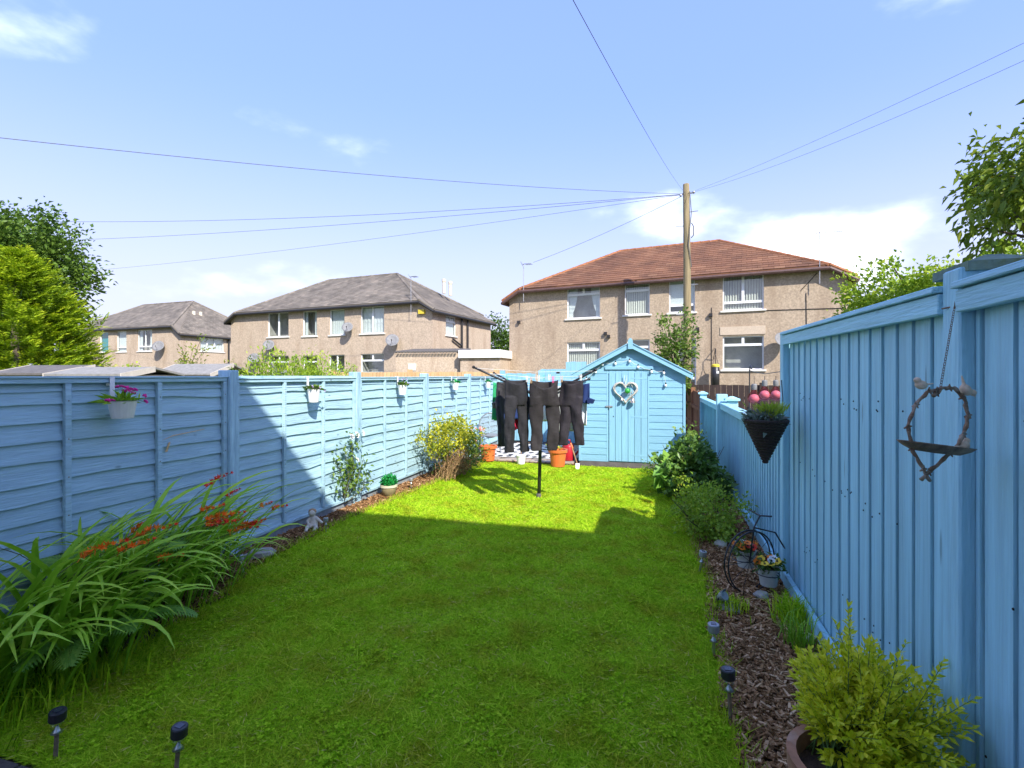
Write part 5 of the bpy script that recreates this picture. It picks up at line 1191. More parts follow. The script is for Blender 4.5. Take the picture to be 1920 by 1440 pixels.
MB().tube([(0, 0, 0), (0, .02, .2)], .006, 5).build('stem', 'stem_green', lw)
# ---- potted box bush in the near right corner
bx = thing('potted_bush', 'yellow-green box bush in a terracotta pot at the near right', 'potted bush', (0.70, 1.92, 0))
MB().lathe([(.001, 0), (.115, 0), (.165, .30), (.185, .30), (.188, .36), (.16, .36), (.155, .29), (.001, .28)], 32, cap=False).build('pot', 'terracotta', bx, smooth=False, loc=(-.115, -.12, 0)); MB().lathe([(.001, .30), (.16, .305)], 20, (-.115, -.12, 0), cap=False).build('soil', 'soil', bx)
g = np.random.default_rng(71); PP = []; DD = []; m = MB()
for k in range(500):
    # upright sprays: stem from the pot, leaves in pairs along its outer half
    a = g.uniform(0, 6.28); rr_ = g.uniform(.0, .95) ** .7; tip = Vector((-.02 + .235 * rr_ * math.cos(a), .03 + .36 * rr_ * math.sin(a), .36 + g.uniform(.0, .30) * (1 - .45 * rr_) + (.14 if g.random() < .07 else 0)))
    b0 = Vector((-.09 + g.normal(0, .05), -.06 + g.normal(0, .06), .27)); mid = b0.lerp(tip, .5) + Vector((0, 0, .05)); m.tube([b0, mid, tip], [.003, .0018, .0007], 4)
    ax = (tip - mid).normalized()
    for i in range(13):
        q = mid.lerp(tip, -.15 + 1.15 * i / 12)
        for s in range(2):
            aa = i * 1.57 + s * 3.14 + g.normal(0, .4); rad = ax.orthogonal().normalized(); rad = Quaternion(ax, aa) @ rad
            PP.append(q); DD.append(ax * .75 + rad * (.9 if i < 11 else .45))
m.build('twigs', 'stem_green', bx)
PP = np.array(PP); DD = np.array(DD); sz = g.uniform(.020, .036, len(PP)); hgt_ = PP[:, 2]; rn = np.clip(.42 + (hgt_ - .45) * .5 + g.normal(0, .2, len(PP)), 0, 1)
order = np.argsort(PP @ np.array((.40, .9, -.35)))                       # nearest to the lawn and the house first
near = order[:300]; far_ = order[300:]
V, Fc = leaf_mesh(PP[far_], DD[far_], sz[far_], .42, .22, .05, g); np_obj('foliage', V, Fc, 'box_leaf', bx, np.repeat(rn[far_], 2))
lm = []
for q in range(5):
    m = MB(); w = .2; m.add([(0, 0, 0), (.3, w * .8, .05), (.65, w, .06), (1, 0, -.02), (.65, -w, .06), (.3, -w * .8, .05), (.5, 0, 0)], [(0, 6, 1), (1, 6, 2), (2, 6, 3), (3, 6, 4), (4, 6, 5), (5, 6, 0)]); me = m.mesh('leaf', 'box_leaf')
    a_ = me.attributes.new('rnd', 'FLOAT', 'FACE'); a_.data.foreach_set('value', [.2 + .17 * q] * 6); lm.append(me)
for i in near:
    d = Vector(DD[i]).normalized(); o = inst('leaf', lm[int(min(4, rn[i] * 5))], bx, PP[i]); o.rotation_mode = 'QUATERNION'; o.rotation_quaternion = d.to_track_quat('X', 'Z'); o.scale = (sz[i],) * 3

# ================================================================ behind the fences
hd = thing('hedge', 'leafy hedge showing above the board fence before the middle house', 'hedge', (-6.7, 8.3, 0))
foliage('foliage', hd, 'lime_leaf', (0, 0, 1.12), (.6, 1.8, .98), 420, 26, .08, 81, .075, .35, upb=.9, tone=.42)
branches('stems', hd, (0, 0, 0), [(0, -1, 1.3), (.1, 1, 1.3), (0, 0, 1.5), (-.1, .5, 1.4), (0, -.5, 1.4)], 'bark', .04, .01)
def tree(label, name, base, center, radii, K, per, spread, seed, leaf, size, width=.6, r0=.15, tone=.5, upb=.2, shell=.35, droop=.15, amp=.25, ntip=22, group='trees around the gardens', jit=.8, cat='tree'):
    t = thing(name, label, cat, base, 0, group)
    c = Vector(center) - Vector(base); o, tips = foliage('crown', t, leaf, c, radii, K, per, spread, seed, size, width, upb, shell, amp, droop=droop, tone=tone, jit=jit)
    branches('trunk', t, (0, 0, 0), tips[:ntip], 'bark', r0, .012, seed=seed, top=c)
    return t
b = at(-130, 705, 27); tree('tall dark green broadleaf tree at the far left edge', 'broadleaf_tree', (b.x, b.y, 0), (b.x, b.y, 6.6), (6.7, 6.0, 5.4), 1000, 95, .40, 91, 'dark_tree', .27, r0=.35, tone=.45)
# golden conifers: fans of sprays
def conifer(label, base, h, rad, seed, n=1500):
    t = thing('conifer', label, 'conifer', base, 0, 'golden conifers beyond the left fence'); g = np.random.default_rng(seed)
    MB().tube([(0, 0, 0), (0, 0, h * .5), (0, 0, h * .93)], [.16, .1, .02], 8).build('trunk', 'bark', t)
    P = []; D = []; S = []; C_ = []
    for k in range(n):
        z = h * (.04 + .93 * g.random() ** 1.25); a = g.uniform(0, 6.28); prof = (1 - (z / h) ** 1.7) ** .75 * rad * (1 + .16 * math.sin(3 * a + z * 1.7 + seed) + .14 * math.sin(5 * a - z * 2.6) + .08 * math.sin(9 * a + z * 5))
        q = prof * g.uniform(.55, 1.02); o = np.array((math.cos(a), math.sin(a), 0)); tip = np.array((q * o[0], q * o[1], z)); ax = unit((o + np.array((0, 0, .75)) + g.normal(size=3) * .3)[None])[0]
        L = g.uniform(.5, 1.05); m_ = 20; t_ = np.linspace(0, 1, m_); c = g.random()
        p = tip[None] + ax[None] * (t_[:, None] - .6) * L + np.array((0, 0, -.12)) * (t_[:, None] ** 2) * L
        sd_ = unit(np.cross(ax, (0, 0, 1))[None])[0]
        for s in (-1, 1):
            P.append(p); D.append(np.repeat((ax * .8 + sd_ * s * .75)[None], m_, 0) + g.normal(size=(m_, 3)) * .18); S.append(.24 * (1 - .55 * t_) * g.uniform(.8, 1.2, m_)); C_.append(np.clip(c * .45 + .0 + t_ * .6 + g.normal(0, .08, m_), 0, 1))
    P, D, S, C_ = map(np.concatenate, (P, D, S, C_)); V, Fc = leaf_mesh(P, D, S, .2, .15, .12, g); np_obj('crown', V, Fc, 'gold_conifer', t, np.repeat(C_, 2)); return t
b = at(28, 705, 17); conifer('large golden-green conifer at the left edge above the fence', (b.x, b.y, 0), 6.0, 2.7, 5, 1500)
b = at(120, 705, 18.5); conifer('second golden conifer, shorter, before the most distant house', (b.x, b.y, 0), 4.7, 1.45, 6, 560)
b = at(936, 705, 52); tree('dark green tree in the gap between the two nearer houses', 'broadleaf_tree', (b.x, b.y, 0), (b.x, b.y, 3.9), (1.75, 1.75, 3.6), 160, 30, .3, 93, 'dark_tree', .3, r0=.2, tone=.6)
b = at(215, 705, 19); tree('scrubby green bush behind the fence near the pink hanging pot', 'bush', (b.x, b.y, 0), (b.x, b.y, 1.15), (.9, .7, .85), 70, 20, .12, 94, 'lime_leaf', .13, r0=.05, ntip=8, cat='bush')
b = at(350, 705, 20); tree('wispy pink-flowered branches before the most distant house', 'tall_shrub', (b.x, b.y, 0), (b.x, b.y, 1.7), (1.25, .7, .9), 34, 13, .10, 95, 'autumn_leaf', .15, .4, r0=.035, ntip=26, shell=.6, amp=.5, cat='shrub')
b = at(1262, 705, 14.2); tree('tall glossy-leaved shrub growing behind the shed roof', 'tall_shrub', (b.x, b.y, 0), (b.x, b.y, 1.95), (.62, .6, 1.35), 130, 28, .09, 96, 'mid_leaf', .10, .6, r0=.06, tone=.55, cat='shrub')
b = at(1735, 705, 9.5); tree('young yellow-green tree rising behind the tall fence', 'broadleaf_tree', (b.x, b.y, 0), (b.x, b.y, 2.55), (1.05, 1.0, .95), 420, 36, .12, 97, 'lime_leaf', .10, .55, r0=.06, tone=.5, amp=.4)
b = at(1672, 705, 10.5); tree('loose arching shrub over the fence beside the red-roofed house', 'tall_shrub', (b.x, b.y, 0), (b.x, b.y, 2.25), (.85, .7, .6), 64, 26, .09, 98, 'lime_leaf', .085, .55, r0=.035, tone=.55, shell=.6, amp=.5, cat='shrub')
b = at(2060, 705, 6.6); tree('overhanging tree with large olive leaves at the top right', 'broadleaf_tree', (b.x, b.y, 0), (b.x, b.y, 4.15), (1.45, 1.45, 1.0), 190, 46, .13, 99, 'autumn_leaf', .12, .5, r0=.12, ntip=50, tone=.35, amp=.35, upb=-.3, droop=.35)
b = at(1915, 705, 6.2); tree('bright green bush behind the capped fence post', 'tall_shrub', (b.x, b.y, 0), (b.x, b.y, 2.55), (.55, .6, .65), 130, 26, .10, 100, 'lime_leaf', .09, .6, r0=.05, tone=.5, cat='bush')
# neighbouring shed roofs over the left fence
def nshed(label, p, rz, w, d, h, ridge, roofm, edge=True):
    s = thing('neighbour_shed', label, 'shed', (p.x, p.y, 0), rz, 'sheds in the neighbouring gardens')
    MB().box(-w / 2, 0, 0, w / 2, d, h).build('wall', 'pale_timber', s)
    for q in (-1, 1):
        y0 = -.12 if q < 0 else d + .12; m = MB(); m.hexa([(-w / 2 - .1, y0, h - .02), (w / 2 + .1, y0, h - .02), (w / 2 + .1, d / 2, ridge), (-w / 2 - .1, d / 2, ridge), (-w / 2 - .1, y0, h + .02), (w / 2 + .1, y0, h + .02), (w / 2 + .1, d / 2, ridge + .04), (-w / 2 - .1, d / 2, ridge + .04)]); m.build('roof', roofm, s)
    for x in (-w / 2 - .12, w / 2 + .1):
        m = MB(); m.hexa([(x, -.13, h - .08), (x + .02, -.13, h - .08), (x + .02, d / 2, ridge - .06), (x, d / 2, ridge - .06), (x, -.13, h + .03), (x + .02, -.13, h + .03), (x + .02, d / 2, ridge + .05), (x, d / 2, ridge + .05)]); m.build('barge_board', 'pale_timber', s)
    return s
nshed('small grey felt shed roof peeping over the fence near the first post', at(345, 705, 13.5), R_(2), 1.75, 1.3, 1.60, 1.86, 'felt')
nshed('long grey felt shed roof behind the pink hanging pot', at(165, 705, 9.5), R_(6), 1.5, 1.2, 1.58, 1.70, 'felt')
nshed('dark felt shed roof at the far left over the fence', at(55, 705, 10.5), R_(6), 1.5, 1.3, 1.60, 1.76, 'felt_dark')
# ================================================================ hanging pots on the left fence
def hang_pot(label, y, drop, r, h, seed, flower, nfl, leafm='strap_leaf', white=True):
    t = thing('hanging_pot', label, 'hanging pot', (-3.565, y, 1.545), 0, 'small pots hooked over the left fence'); rr = random.Random(seed); x = .02 + r
    MB().lathe([(.001, 0), (r * .72, 0), (r * .74, .006), (r * .97, h * .96), (r * 1.04, h), (r * .95, h), (r * .86, h * .6), (.001, h * .6)], 24, cap=False).build('pot', 'enamel_white' if white else 'enamel', t, loc=(x, 0, -drop - h))
    m = MB(); w = .016
    m.box(-.02, -w, .008, .014, w, .011); m.box(.011, -w, -drop - .02, .014, w, .0075); m.box(-.023, -w, -.05, -.02, w, .011); m.build('hook', 'upvc', t)
    n = 70; g = np.random.default_rng(seed); P = np.column_stack([np.full(n, x) + g.normal(0, r * .35, n), g.normal(0, r * .4, n), np.full(n, -drop - .015)])
    D = np.column_stack([g.normal(.15, .6, n), g.normal(0, .8, n), g.uniform(.25, 1.2, n)])
    V, Fc = leaf_mesh(P, D, g.uniform(r * .8, r * 1.8, n), .12 if flower == 'petal_pink' else .35, .2, .25, g); np_obj('foliage', V, Fc, leafm, t, np.repeat(np.clip(g.normal(.6, .2, n), 0, 1), 2))
    if nfl:
        for k in range(nfl):
            q = Vector((x + rr.uniform(-.2, 1.0) * r, rr.uniform(-1.5, 1.5) * r, -drop + rr.uniform(-.03, .095))); m = MB()
            for j in range(9):
                a = j * 2.4; d = Vector((math.cos(a) * .6, math.sin(a) * .6, .4 + .1 * (j % 3))).normalized(); s = r * .26; sd = d.orthogonal().normalized() * s * .4
                m.add([(0, 0, 0), d * s * .6 + sd, d * s, d * s * .6 - sd], [(0, 1, 2), (0, 2, 3)])
            m.build('flower', flower, t, loc=q, rot=(rr.uniform(-.6, .6), rr.uniform(.1, 1.0), 0))
            if k % 2 == 0: MB().tube([q, q.lerp(Vector((x, 0, -drop)), .5) + Vector((0, 0, .02)), (x, 0, -drop)], .0016, 4).build('flower_stem', 'stem_green', t)
def fy(px):                                   # place along the left fence seen at that column
    k = (px - 960) / 950; X = -3.56; return (k * (-X * SN) - X * CS) / (SN - k * CS)
hang_pot('cream hanging pot with bright pink flowers, nearest on the fence', fy(209), .15, .085, .118, 1, 'petal_pink', 13, white=False)
hang_pot('white hanging pot with green leaves, second along the fence', fy(576), .12, .066, .14, 2, 'petal_lilac', 3, 'mid_leaf')
hang_pot('white hanging pot with lilac flowers, third along the fence', fy(745), .11, .064, .14, 3, 'petal_lilac', 7, 'mid_leaf')
hang_pot('white hanging pot with white blossom, fourth along the fence', fy(846), .10, .064, .13, 4, 'petal_white', 6, 'plastic_green')
hang_pot('farthest white hanging pot with a green sprig, near the washing', fy(909), .10, .06, .13, 5, 'petal_white', 0, 'plastic_green')
# ---- ball plant in an olive pot
t = thing('potted_topiary', 'artificial green ball plant in an olive pot by the fence', 'potted plant', ground(729, 930))
MB().lathe([(.001, 0), (.075, 0), (.098, .10), (.10, .125), (.001, .12)], 24, cap=False).build('pot', 'pot_olive', t, smooth=True); MB().lathe([(.10, .12), (.112, .122), (.112, .15), (.09, .15), (.085, .13)], 24, cap=False).build('rim', 'pot_rim', t)
foliage('foliage', t, 'plastic_green', (0, 0, .185), (.088, .088, .075), 120, 10, .012, 44, .028, .7, shell=.8, amp=.05)
MB().ball((0, 0, .18), (.075, .075, .06), 12, 8).build('core', 'ball_green', t)
# ---- seated figurine
t = thing('figurine', 'small pale stone figurine with brown hair sitting in the bark', 'figurine', ground(588, 992), R_(20)); m = MB()
m.ball((0, 0, .055), (.045, .042, .05), 12, 8); m.ball((-.005, 0, .10), (.036, .034, .045), 12, 8); m.ball((-.012, -.005, .165), (.036, .035, .038), 12, 8); m.tube([(.02, 0, .12), (.06, -.01, .09), (.095, -.02, .065)], [.018, .015, .014], 8); m.tube([(-.03, 0, .12), (-.05, -.04, .09), (-.02, -.07, .06)], [.018, .015, .013], 8)
m.tube([(.02, -.02, .04), (.05, -.07, .035), (.03, -.11, .012)], [.024, .02, .016], 8); m.tube([(-.02, -.02, .04), (-.04, -.08, .04), (-.035, -.13, .012)], [.024, .02, .016], 8); m.tube([(0, 0, .12), (-.01, 0, .15)], [.022, .02], 8); m.ball((-.015, -.04, .163), .008, 8, 6)
m.build('body', 'pale_stone', t, remesh=.006)
m = MB(); m.ball((-.014, .008, .178), (.042, .040, .030), 12, 8); m.ball((-.03, .01, .165), (.026, .03, .03), 10, 6); m.build('hair', 'brown_stone', t, remesh=.006)
# ---- rocks
def rock(name, label, p, s, material, seed, rz=0, cat='stone', group=None):
    rr = random.Random(seed); m = MB().ball((0, 0, 0), 1, 14, 9); ph = [rr.uniform(0, 6) for _ in range(4)]
    m.v = [tuple(Vector(v) * (1 + .14 * math.sin(3 * v[0] + ph[0]) + .12 * math.sin(4 * v[1] + ph[1]) + .1 * math.sin(5 * v[2] + 3 * v[0] + ph[2]))) for v in m.v]
    m.v = [(x * s[0], y * s[1], max(-.4, min(z, .75)) * s[2]) for x, y, z in m.v]
    return tag(m.build(name, material, None, smooth=False, loc=(p.x, p.y, s[2] * .35), rot=(0, 0, rz)), label, cat, group)
rock('edging_stone', 'flat pale stone at the lawn edge near the first fence post', ground(485, 1045), (.14, .075, .055), 'stone', 1, R_(35))
rock('stone', 'rounded grey stone beside the small spotlight', ground(1368, 1145), (.075, .06, .045), 'stone', 2, 0, group='stones in the bark bed')
rock('stone', 'small brown stone under the front pansy pot', ground(1428, 1122), (.055, .045, .04), 'stone', 3, 1, group='stones in the bark bed')
rock('stone', 'stone half hidden under the lime shrub', ground(1352, 1025), (.07, .05, .05), 'pale_stone', 4, .5, group='stones in the bark bed')
rock('stone', 'pale stone at the foot of the fence beside the potted bush', ground(1518, 1200), (.045, .035, .03), 'pale_stone', 5, .5, group='stones in the bark bed')
# ---- solar stake lights
def stake(label, p, h=.21, tilt=(0, 0), s=1.0, style=0):
    t = thing('solar_light', label, 'solar light', p, 0, 'solar stake lights along the lawn'); t.rotation_euler = (tilt[0], tilt[1], 0)
    MB().lathe([(.0085 * s, -.03), (.0085 * s, h)], 10).build('stake', 'rust_metal' if style else 'steel', t)
    MB().lathe([(.021 * s, h + .005), (.024 * s, h + .06 * s), (.020 * s, h + .06 * s)], 18).build('lens', 'glass_clear', t, smooth=True)
    MB().lathe([(.010 * s, h), (.022 * s, h + .004), (.012 * s, h + .012), (.004, h + .03)], 14, cap=False).build('reflector', 'steel', t, smooth=True)
    c = MB().lathe([(.027 * s, h + .055 * s), (.031 * s, h + .06 * s), (.031 * s, h + .095 * s), (.028 * s, h + .10 * s), (.001, h + .10 * s)], 20, cap=False).build('cap', 'grey_metal' if not style else 'black_metal', t, smooth=False)
    MB().box(-.014 * s, -.014 * s, h + .1005 * s, .014 * s, .014 * s, h + .102 * s).build('solar_cell', 'solar_dark', c)
def on_ground(px, py): return ground(px, py)
stake('solar light leaning at the near left corner of the lawn', on_ground(104, 1422), .105, (.0, .07), .95, 1)
stake('solar light at the bottom edge, second from the left corner', on_ground(330, 1452), .10, (.0, .10), .95, 1)
stake('solar light with a dark cap near the potted bush', on_ground(1370, 1352), .135, (.0, -.05), 1.0, 1)
stake('solar light with a steel cap halfway along the bark bed', on_ground(1338, 1232), .085, (0, 0), 1.0)
stake('pale solar light leaning at the lawn edge near the wire planter', on_ground(1312, 1072), .075, (0, .16), .95)
stake('solar light half hidden by the red-orange flower sprays', on_ground(458, 1078), .07, (.1, -.2), .9)
stake('thin solar light in the grass beside the stone figurine', on_ground(611, 998), .07, (0, 0), .75)
stake('small solar light in the bark beyond the ball plant', on_ground(771, 918), .075, (0, 0), .8)
# ---- small spotlight
t = thing('garden_spotlight', 'small black garden spotlight at the lawn edge', 'spotlight', ground(1345, 1140))
MB().tube([(0, 0, -.02), (0, 0, .08)], .006, 6).build('spike', 'black_metal', t); MB().lathe([(.018, 0), (.03, .03), (.032, .055), (.028, .056), (.001, .05)], 14).build('head', 'grey_metal', t, loc=(.01, 0, .07), rot=(.6, .8, 0)); MB().tube([(.0, -.03, .06), (.02, -.03, .12), (.05, 0, .13), (.03, .03, .07)], .005, 6).build('bracket', 'black_metal', t)
# ================================================================ penny-farthing wire planter with pansies
pf = thing('bicycle_planter', 'black wire penny-farthing plant holder in the bark bed', 'plant holder', ground(1366, 1118), R_(38))
def arc(c, r, a0, a1, n=26): return [Vector((c[0] + r * math.cos(a), c[1], c[2] + r * math.sin(a))) for a in [a0 + (a1 - a0) * k / (n - 1) for k in range(n)]]
for y in (-.018, .018): MB().tube(arc((.20, y, .22), .22, 0, 2 * math.pi, 36)[:-1], .0055, 6, closed=True).build('wheel_rim', 'black_metal', pf, smooth=True)
m = MB()
for k in range(10): a = k * math.pi / 5; m.tube([(.20, 0, .22), (.20 + .22 * math.cos(a), 0, .22 + .22 * math.sin(a))], .0022, 4)
m.build('spokes', 'black_metal', pf)
m = MB(); m.tube([(.20, 0, .22), (.24, 0, .46), (.30, 0, .54)], .006, 6); m.tube([(.24, 0, .46), (.45, 0, .40), (.60, 0, .20), (.64, 0, .07)], .006, 6); m.tube([(.30, -.10, .56), (.30, 0, .54), (.30, .10, .56)], .006, 6); m.build('frame', 'black_metal', pf, smooth=True)
MB().tube(arc((.64, 0, .075), .07, 0, 2 * math.pi, 20)[:-1], .005, 6, closed=True).build('small_wheel', 'black_metal', pf, smooth=True)
for c, q in (((.24, .10, .15), 0), ((.24, -.12, .12), 1)):
    MB().tube([Vector((c[0] + .075 * math.cos(a), c[1] + .075 * math.sin(a), c[2] + .05)) for a in [2 * math.pi * k / 20 for k in range(20)]], .004, 5, closed=True).build('pot_ring', 'black_metal', pf)
def pansy_pot(label, p, seed):
    t = thing('pansy_pot', label, 'flower pot', p, 0, 'pansy pots on the wire planter'); rr = random.Random(seed)
    MB().lathe([(.001, 0), (.055, 0), (.074, .115), (.078, .125), (.068, .125), (.064, .09), (.001, .085)], 22, cap=False).build('pot', 'planter_grey', t); MB().lathe([(.001, .1), (.066, .102)], 14, cap=False).build('soil', 'soil', t)
    foliage('foliage', t, 'mid_leaf', (0, 0, .135), (.085, .085, .045), 26, 8, .02, seed, .035, .6)
    for k in range(11):
        a = k * 2.4; R2 = .03 + .06 * ((k * 37) % 10) / 10; c = rr.choice(('petal_orange', 'petal_orange', 'petal_yellow', 'petal_red', 'petal_white')); m = MB()
        for j in range(5):
            b = j * 1.257 + .3; s = .026; q = Vector((math.cos(b), math.sin(b), .12)); o = Vector((-math.sin(b), math.cos(b), 0)) * s * .55
            m.add([(0, 0, 0), q * s * .7 + o, q * s * 1.1 + o * .5, q * s * 1.1 - o * .5, q * s * .7 - o], [(0, 1, 2, 3, 4)])
        f = m.build('pansy', c, t, loc=(R2 * math.cos(a), R2 * math.sin(a), .165 + rr.uniform(-.015, .035)), rot=(rr.uniform(.2, 1.1), 0, rr.uniform(-.9, .5) ))
        MB().lathe([(.001, .006), (.008, .005), (.001, .002)], 8, cap=False).build('flower_eye', 'petal_dark', f)
pb_ = ground(1390, 1085); pansy_pot('farther grey pot of orange and yellow pansies', pb_ + Vector((.03, .0, .10)), 5)
pb_ = ground(1441, 1112); pansy_pot('nearer grey pot of orange and white pansies by the fence', pb_ + Vector((0, .0, .06)), 6)
# ================================================================ wicker cone basket on the tall fence's end post
cb = thing('cone_basket', 'dark wicker cone basket of succulents hung on the fence post', 'hanging basket', (.715, 3.87, .965))
cb.scale = (.92, .92, .94)
m = MB(); n = 26
for k in range(15):
    t_ = k / 14; R2 = .012 + .138 * t_; m.tube([Vector(((R2 + .004 * math.sin(a * 13 + k * 3.14)) * math.cos(a), (R2 + .004 * math.sin(a * 13 + k * 3.14)) * math.sin(a), .30 * t_)) for a in [2 * math.pi * q / n for q in range(n)]], .012, 5, closed=True)
m.build('cone', 'wicker', cb, smooth=True); MB().lathe([(.001, .27), (.135, .28)], 18, cap=False).build('soil', 'soil', cb)
MB().tube([Vector((.152 * math.cos(a), .152 * math.sin(a), .305)) for a in [2 * math.pi * q / 24 for q in range(24)]], .012, 6, closed=True).build('rim', 'wicker', cb, smooth=True)
MB().tube([(.13, .07, .31), (.15, .15, .46), (.16, .24, .60)], .004, 5).build('hanger', 'black_metal', cb)
foliage('succulents', cb, 'succulent', (-.01, 0, .315), (.13, .13, .045), 60, 12, .012, 141, .045, .5, shell=.2, upb=.8)
g = np.random.default_rng(3); n = 420; a = g.uniform(0, 6.28, n); P = np.column_stack([.04 + g.normal(0, .035, n), g.normal(0, .035, n), np.full(n, .31)]); D = np.column_stack([np.cos(a) * .55, np.sin(a) * .55, g.uniform(.5, 1.3, n)])
V, Fc = leaf_mesh(P + unit(D) * g.uniform(0, .1, n)[:, None], D, g.uniform(.05, .085, n), .12, .1, .1, g); np_obj('feathery_sprig', V, Fc, 'lime_leaf', cb, np.repeat(g.uniform(.4, 1, n), 2))
# ================================================================ pink bulb lanterns on a wire
wr = thing('lantern_wire', 'thin wire and hook holding the pink bulb lanterns', 'wire')
A0, A1 = Vector((.94, 4.29, 1.60)), Vector((1.0, 6.3, 1.62)); m = MB(); m.tube([A0, A0.lerp(A1, .5) + Vector((0, 0, -.03)), A1], .0035, 5); m.build('wire', 'black_metal', wr)
m = MB(); m.tube([(1.0, 6.3, 0), (1.0, 6.3, 1.5), (1.0, 6.3, 1.62), (1.0, 6.24, 1.68), (1.0, 6.17, 1.64)], .007, 6); m.build('hook_rod', 'black_metal', wr)
for lab, y, dz in (('pink glass bulb lantern, leftmost and lowest of three', 5.95, .115), ('pink glass bulb lantern, middle of three', 5.28, .07), ('pink glass bulb lantern, rightmost, against the tall fence post', 4.72, .065)):
    x = .94 + (y - 4.29) * .03; t = thing('bulb_lantern', lab, 'lantern', (x, y, 1.58 - dz), 0, 'pink glass bulb lanterns'); s = .9 + .22 * (y - 4.72)
    MB().lathe([(.022 * s, -.045 * s), (.028 * s, -.065 * s), (.046 * s, -.085 * s), (.056 * s, -.11 * s), (.057 * s, -.13 * s), (.048 * s, -.158 * s), (.026 * s, -.176 * s), (.001, -.18 * s)], 20, cap=False).build('glass_bulb', 'glass_pink', t, smooth=True)
    MB().lathe([(.022 * s, -.045 * s), (.024 * s, -.03 * s), (.024 * s, .0), (.02 * s, .01), (.001, .012)], 16, cap=False).build('cap', 'dish_grey', t); MB().tube([(0, 0, .01), (0, 0, dz - .02)], .0025, 4).build('hanger', 'black_metal', t)
    MB().ball((0, 0, -.125 * s), (.044 * s, .044 * s, .040 * s), 14, 10).build('inner_globe', 'pink_glow', t, smooth=True)
# ================================================================ heart-shaped bird feeder
O = at(1757, 778, 1.44); bf = thing('bird_feeder', 'rustic twig heart bird feeder with a dish hanging on a chain', 'bird feeder', O, CAM_YAW + R_(10))
HS = .107
def H(x, z): return Vector((x * HS, 0, z * HS))
m = MB(); rr = random.Random(5)
def twig(pts, r):
    P = []
    for a, b in zip(pts, pts[1:]):
        for k in range(5): P.append(a.lerp(b, k / 5) + Vector((rr.gauss(0, .001), rr.gauss(0, .001), rr.gauss(0, .001))))
    P.append(pts[-1]); m.tube(P, [r * (1 + .22 * math.sin(1.9 * i)) for i in range(len(P))], 7)
    for k in range(2, len(P) - 1, 6):
        q = P[k]
        for j in range(5): a = j * 1.257; e = Vector((math.cos(a), .5 * math.sin(a * 2), math.sin(a))) * .011; m.tube([q, q + e], [.0045, .002], 4)
twig([H(.05, .62), H(-.08, .66), H(-.35, .6), H(-.72, .2), H(-.92, -.3), H(-.82, -.80), H(-.58, -1.2), H(-.22, -1.75)], .0048)
twig([H(-.12, .5), H(.15, .72), H(.55, .72), H(.90, .42), H(1.0, 0), H(.9, -.42), H(.62, -.88), H(.1, -1.25), H(-.5, -1.7)], .0052)
m.build('heart_frame', 'twig', bf, smooth=True)
m = MB(); c0, c1 = H(-1.05, -.72), H(.98, -.98); cx = (c0 + c1) / 2; m.lathe([(.001, -.018), (.07, -.016), (.10, -.004), (.115, .006), (.116, .008), (.10, -.001), (.07, -.012), (.001, -.014)], 28, cap=False)
m.xform(Matrix.Translation(cx) @ Matrix.Rotation(R_(7), 4, 'Y') @ Matrix.Diagonal((1, .55, 1, 1))); m.build('dish', 'rust_metal', bf, smooth=True)
def bird(loc, rz, tilt, s):
    m = MB(); m.ball((0, 0, 0), (.022, .016, .016), 12, 8); m.ball((.018, 0, .014), (.012, .011, .011), 10, 8); m.tube([(-.012, 0, .002), (-.05, 0, .012)], [.010, .004], 6, flat=.5); m.tube([(.027, 0, .014), (.037, 0, .012)], [.004, .001], 5)
    o = m.build('bird', 'bird_stone', bf, remesh=.0025, loc=loc, rot=(0, tilt, rz)); o.scale = (s, s, s)
bird(H(-.5, .80), R_(180), R_(-8), .82); bird(H(.92, .66), R_(-20), R_(62), .85); bird(H(.86, -.84), R_(8), R_(-14), .8)
m = MB(); hk = at(1790, 575, 1.60); M = bf.matrix_basis.inverted() if False else (Matrix.Translation(O) @ Matrix.Rotation(CAM_YAW + R_(10), 4, 'Z')).inverted()
p0 = H(.10, .68); p1 = M @ hk; k = 0; n = 34
for k in range(n):
    a = p0.lerp(p1, k / n); b = p0.lerp(p1, (k + 1.25) / n); d = (b - a); sd = (Vector((0, 1, 0)) if k % 2 else Vector((1, 0, 0))) * .0028
    m.tube([a, a + d * .2 + sd, a + d * .8 + sd, b, a + d * .8 - sd, a + d * .2 - sd], .0010, 4, closed=True)
m.build('chain', 'rust_metal', bf)
m = MB(); m.tube([p1 + Vector((0, 0, -.005)), p1 + Vector((.004, 0, .02)), p1 + Vector((.014, 0, .024)), p1 + Vector((.016, .01, .004)), p1 + Vector((.012, .05, 0))], .0028, 6); m.build('screw_hook', 'rust_metal', bf)
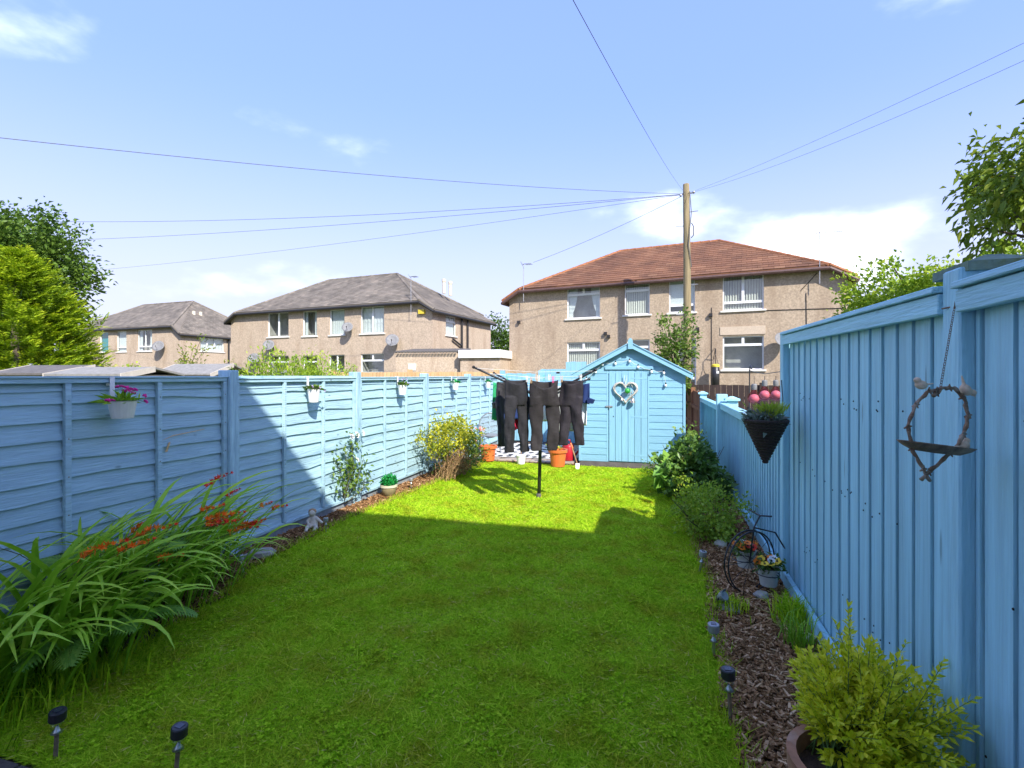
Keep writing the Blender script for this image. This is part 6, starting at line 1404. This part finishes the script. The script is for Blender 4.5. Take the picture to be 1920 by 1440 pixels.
# ================================================================ telegraph pole and wires
tp = thing('telegraph_pole', 'tall wooden telegraph pole in front of the red-roofed house', 'telegraph pole', (1.19, 21.66, 0)); PB = at(1288, 700, 20.5); tp.location = (PB.x, PB.y, 0)
PH = at(1285, 345, 20.5).z
MB().tube([(0, 0, -.1), (.02, 0, PH * .35), (.0, 0, PH * .7), (-.03, 0, PH - .03), (-.03, 0, PH)], [.165, .155, .14, .125, .115], 16).build('pole', 'pole_wood', tp, smooth=True)
for z, s in ((PH - 1.15, 1), (PH - 1.7, -1), (PH - 4.1, 1), (PH - 5.3, -1)): MB().tube([(0, 0, z), (s * .42, -.03, z + .02)], .016, 6).build('climbing_peg', 'grey_metal', tp)
m = MB(); m.tube([(.1, -.12, PH - .35), (.16, -.14, PH - 1.2), (.05, -.18, PH - 2.5), (.17, -.12, PH - 3.4)], .018, 6); m.tube([(.17, -.05, PH - 1.6), (.25, -.05, PH - 1.75), (.25, -.05, PH - 2.1), (.16, -.05, PH - 2.2)], .022, 6); m.build('down_cable', 'cable', tp)
m = MB(); m.tube([(-.2, 0, PH - .38), (.22, 0, PH - .38)], .03, 8); m.ball((.26, 0, PH - .36), .06, 8, 6); m.ball((-.24, 0, PH - .44), .05, 8, 6); m.build('cable_bracket', 'grey_metal', tp)
ptop = Vector((PB.x - .03, PB.y, PH - .40))
def wire(label, end, sag, r=.012, start=None, n=24):
    a = (start or ptop); m = MB(); m.tube([a.lerp(end, k / n) + Vector((0, 0, -sag * 4 * (k / n) * (1 - k / n))) for k in range(n + 1)], r, 5); return tag(m.build('overhead_wire', 'cable', None), label, 'wire', 'overhead telephone wires')
def beyond(px, py, d, f):
    e = at(px, py, d); return ptop + (e - ptop) * f
wire('highest overhead wire, running off the left edge', beyond(0, 240, 10.0, 1.25), .30, .008)
wire('overhead wire ending in the dark tree at the left', at(20, 414, 30), .42, .010)
wire('overhead wire running low to the left above the middle house', at(70, 452, 34), .30, .010)
wire('faintest overhead wire, down to the most distant house', at(150, 509, 42), .30, .008)
wire('overhead wire rising steeply to the top edge of the picture', beyond(1090, 0, 4.3, 1.22), .22, .0035)
wire('upper of two overhead wires running off to the right', beyond(1920, 70, 9.0, 1.2), .18, .004)
wire('lower of two overhead wires running off to the right', beyond(1920, 96, 9.0, 1.2), .30, .004)
hp_ = hA.matrix_basis @ Vector((1.0, -.3, 6.9)) if False else at(1000, 492, 25.5)
wire('thin wire from the pole to the left end of the red-roofed house', hp_, .12, .008)
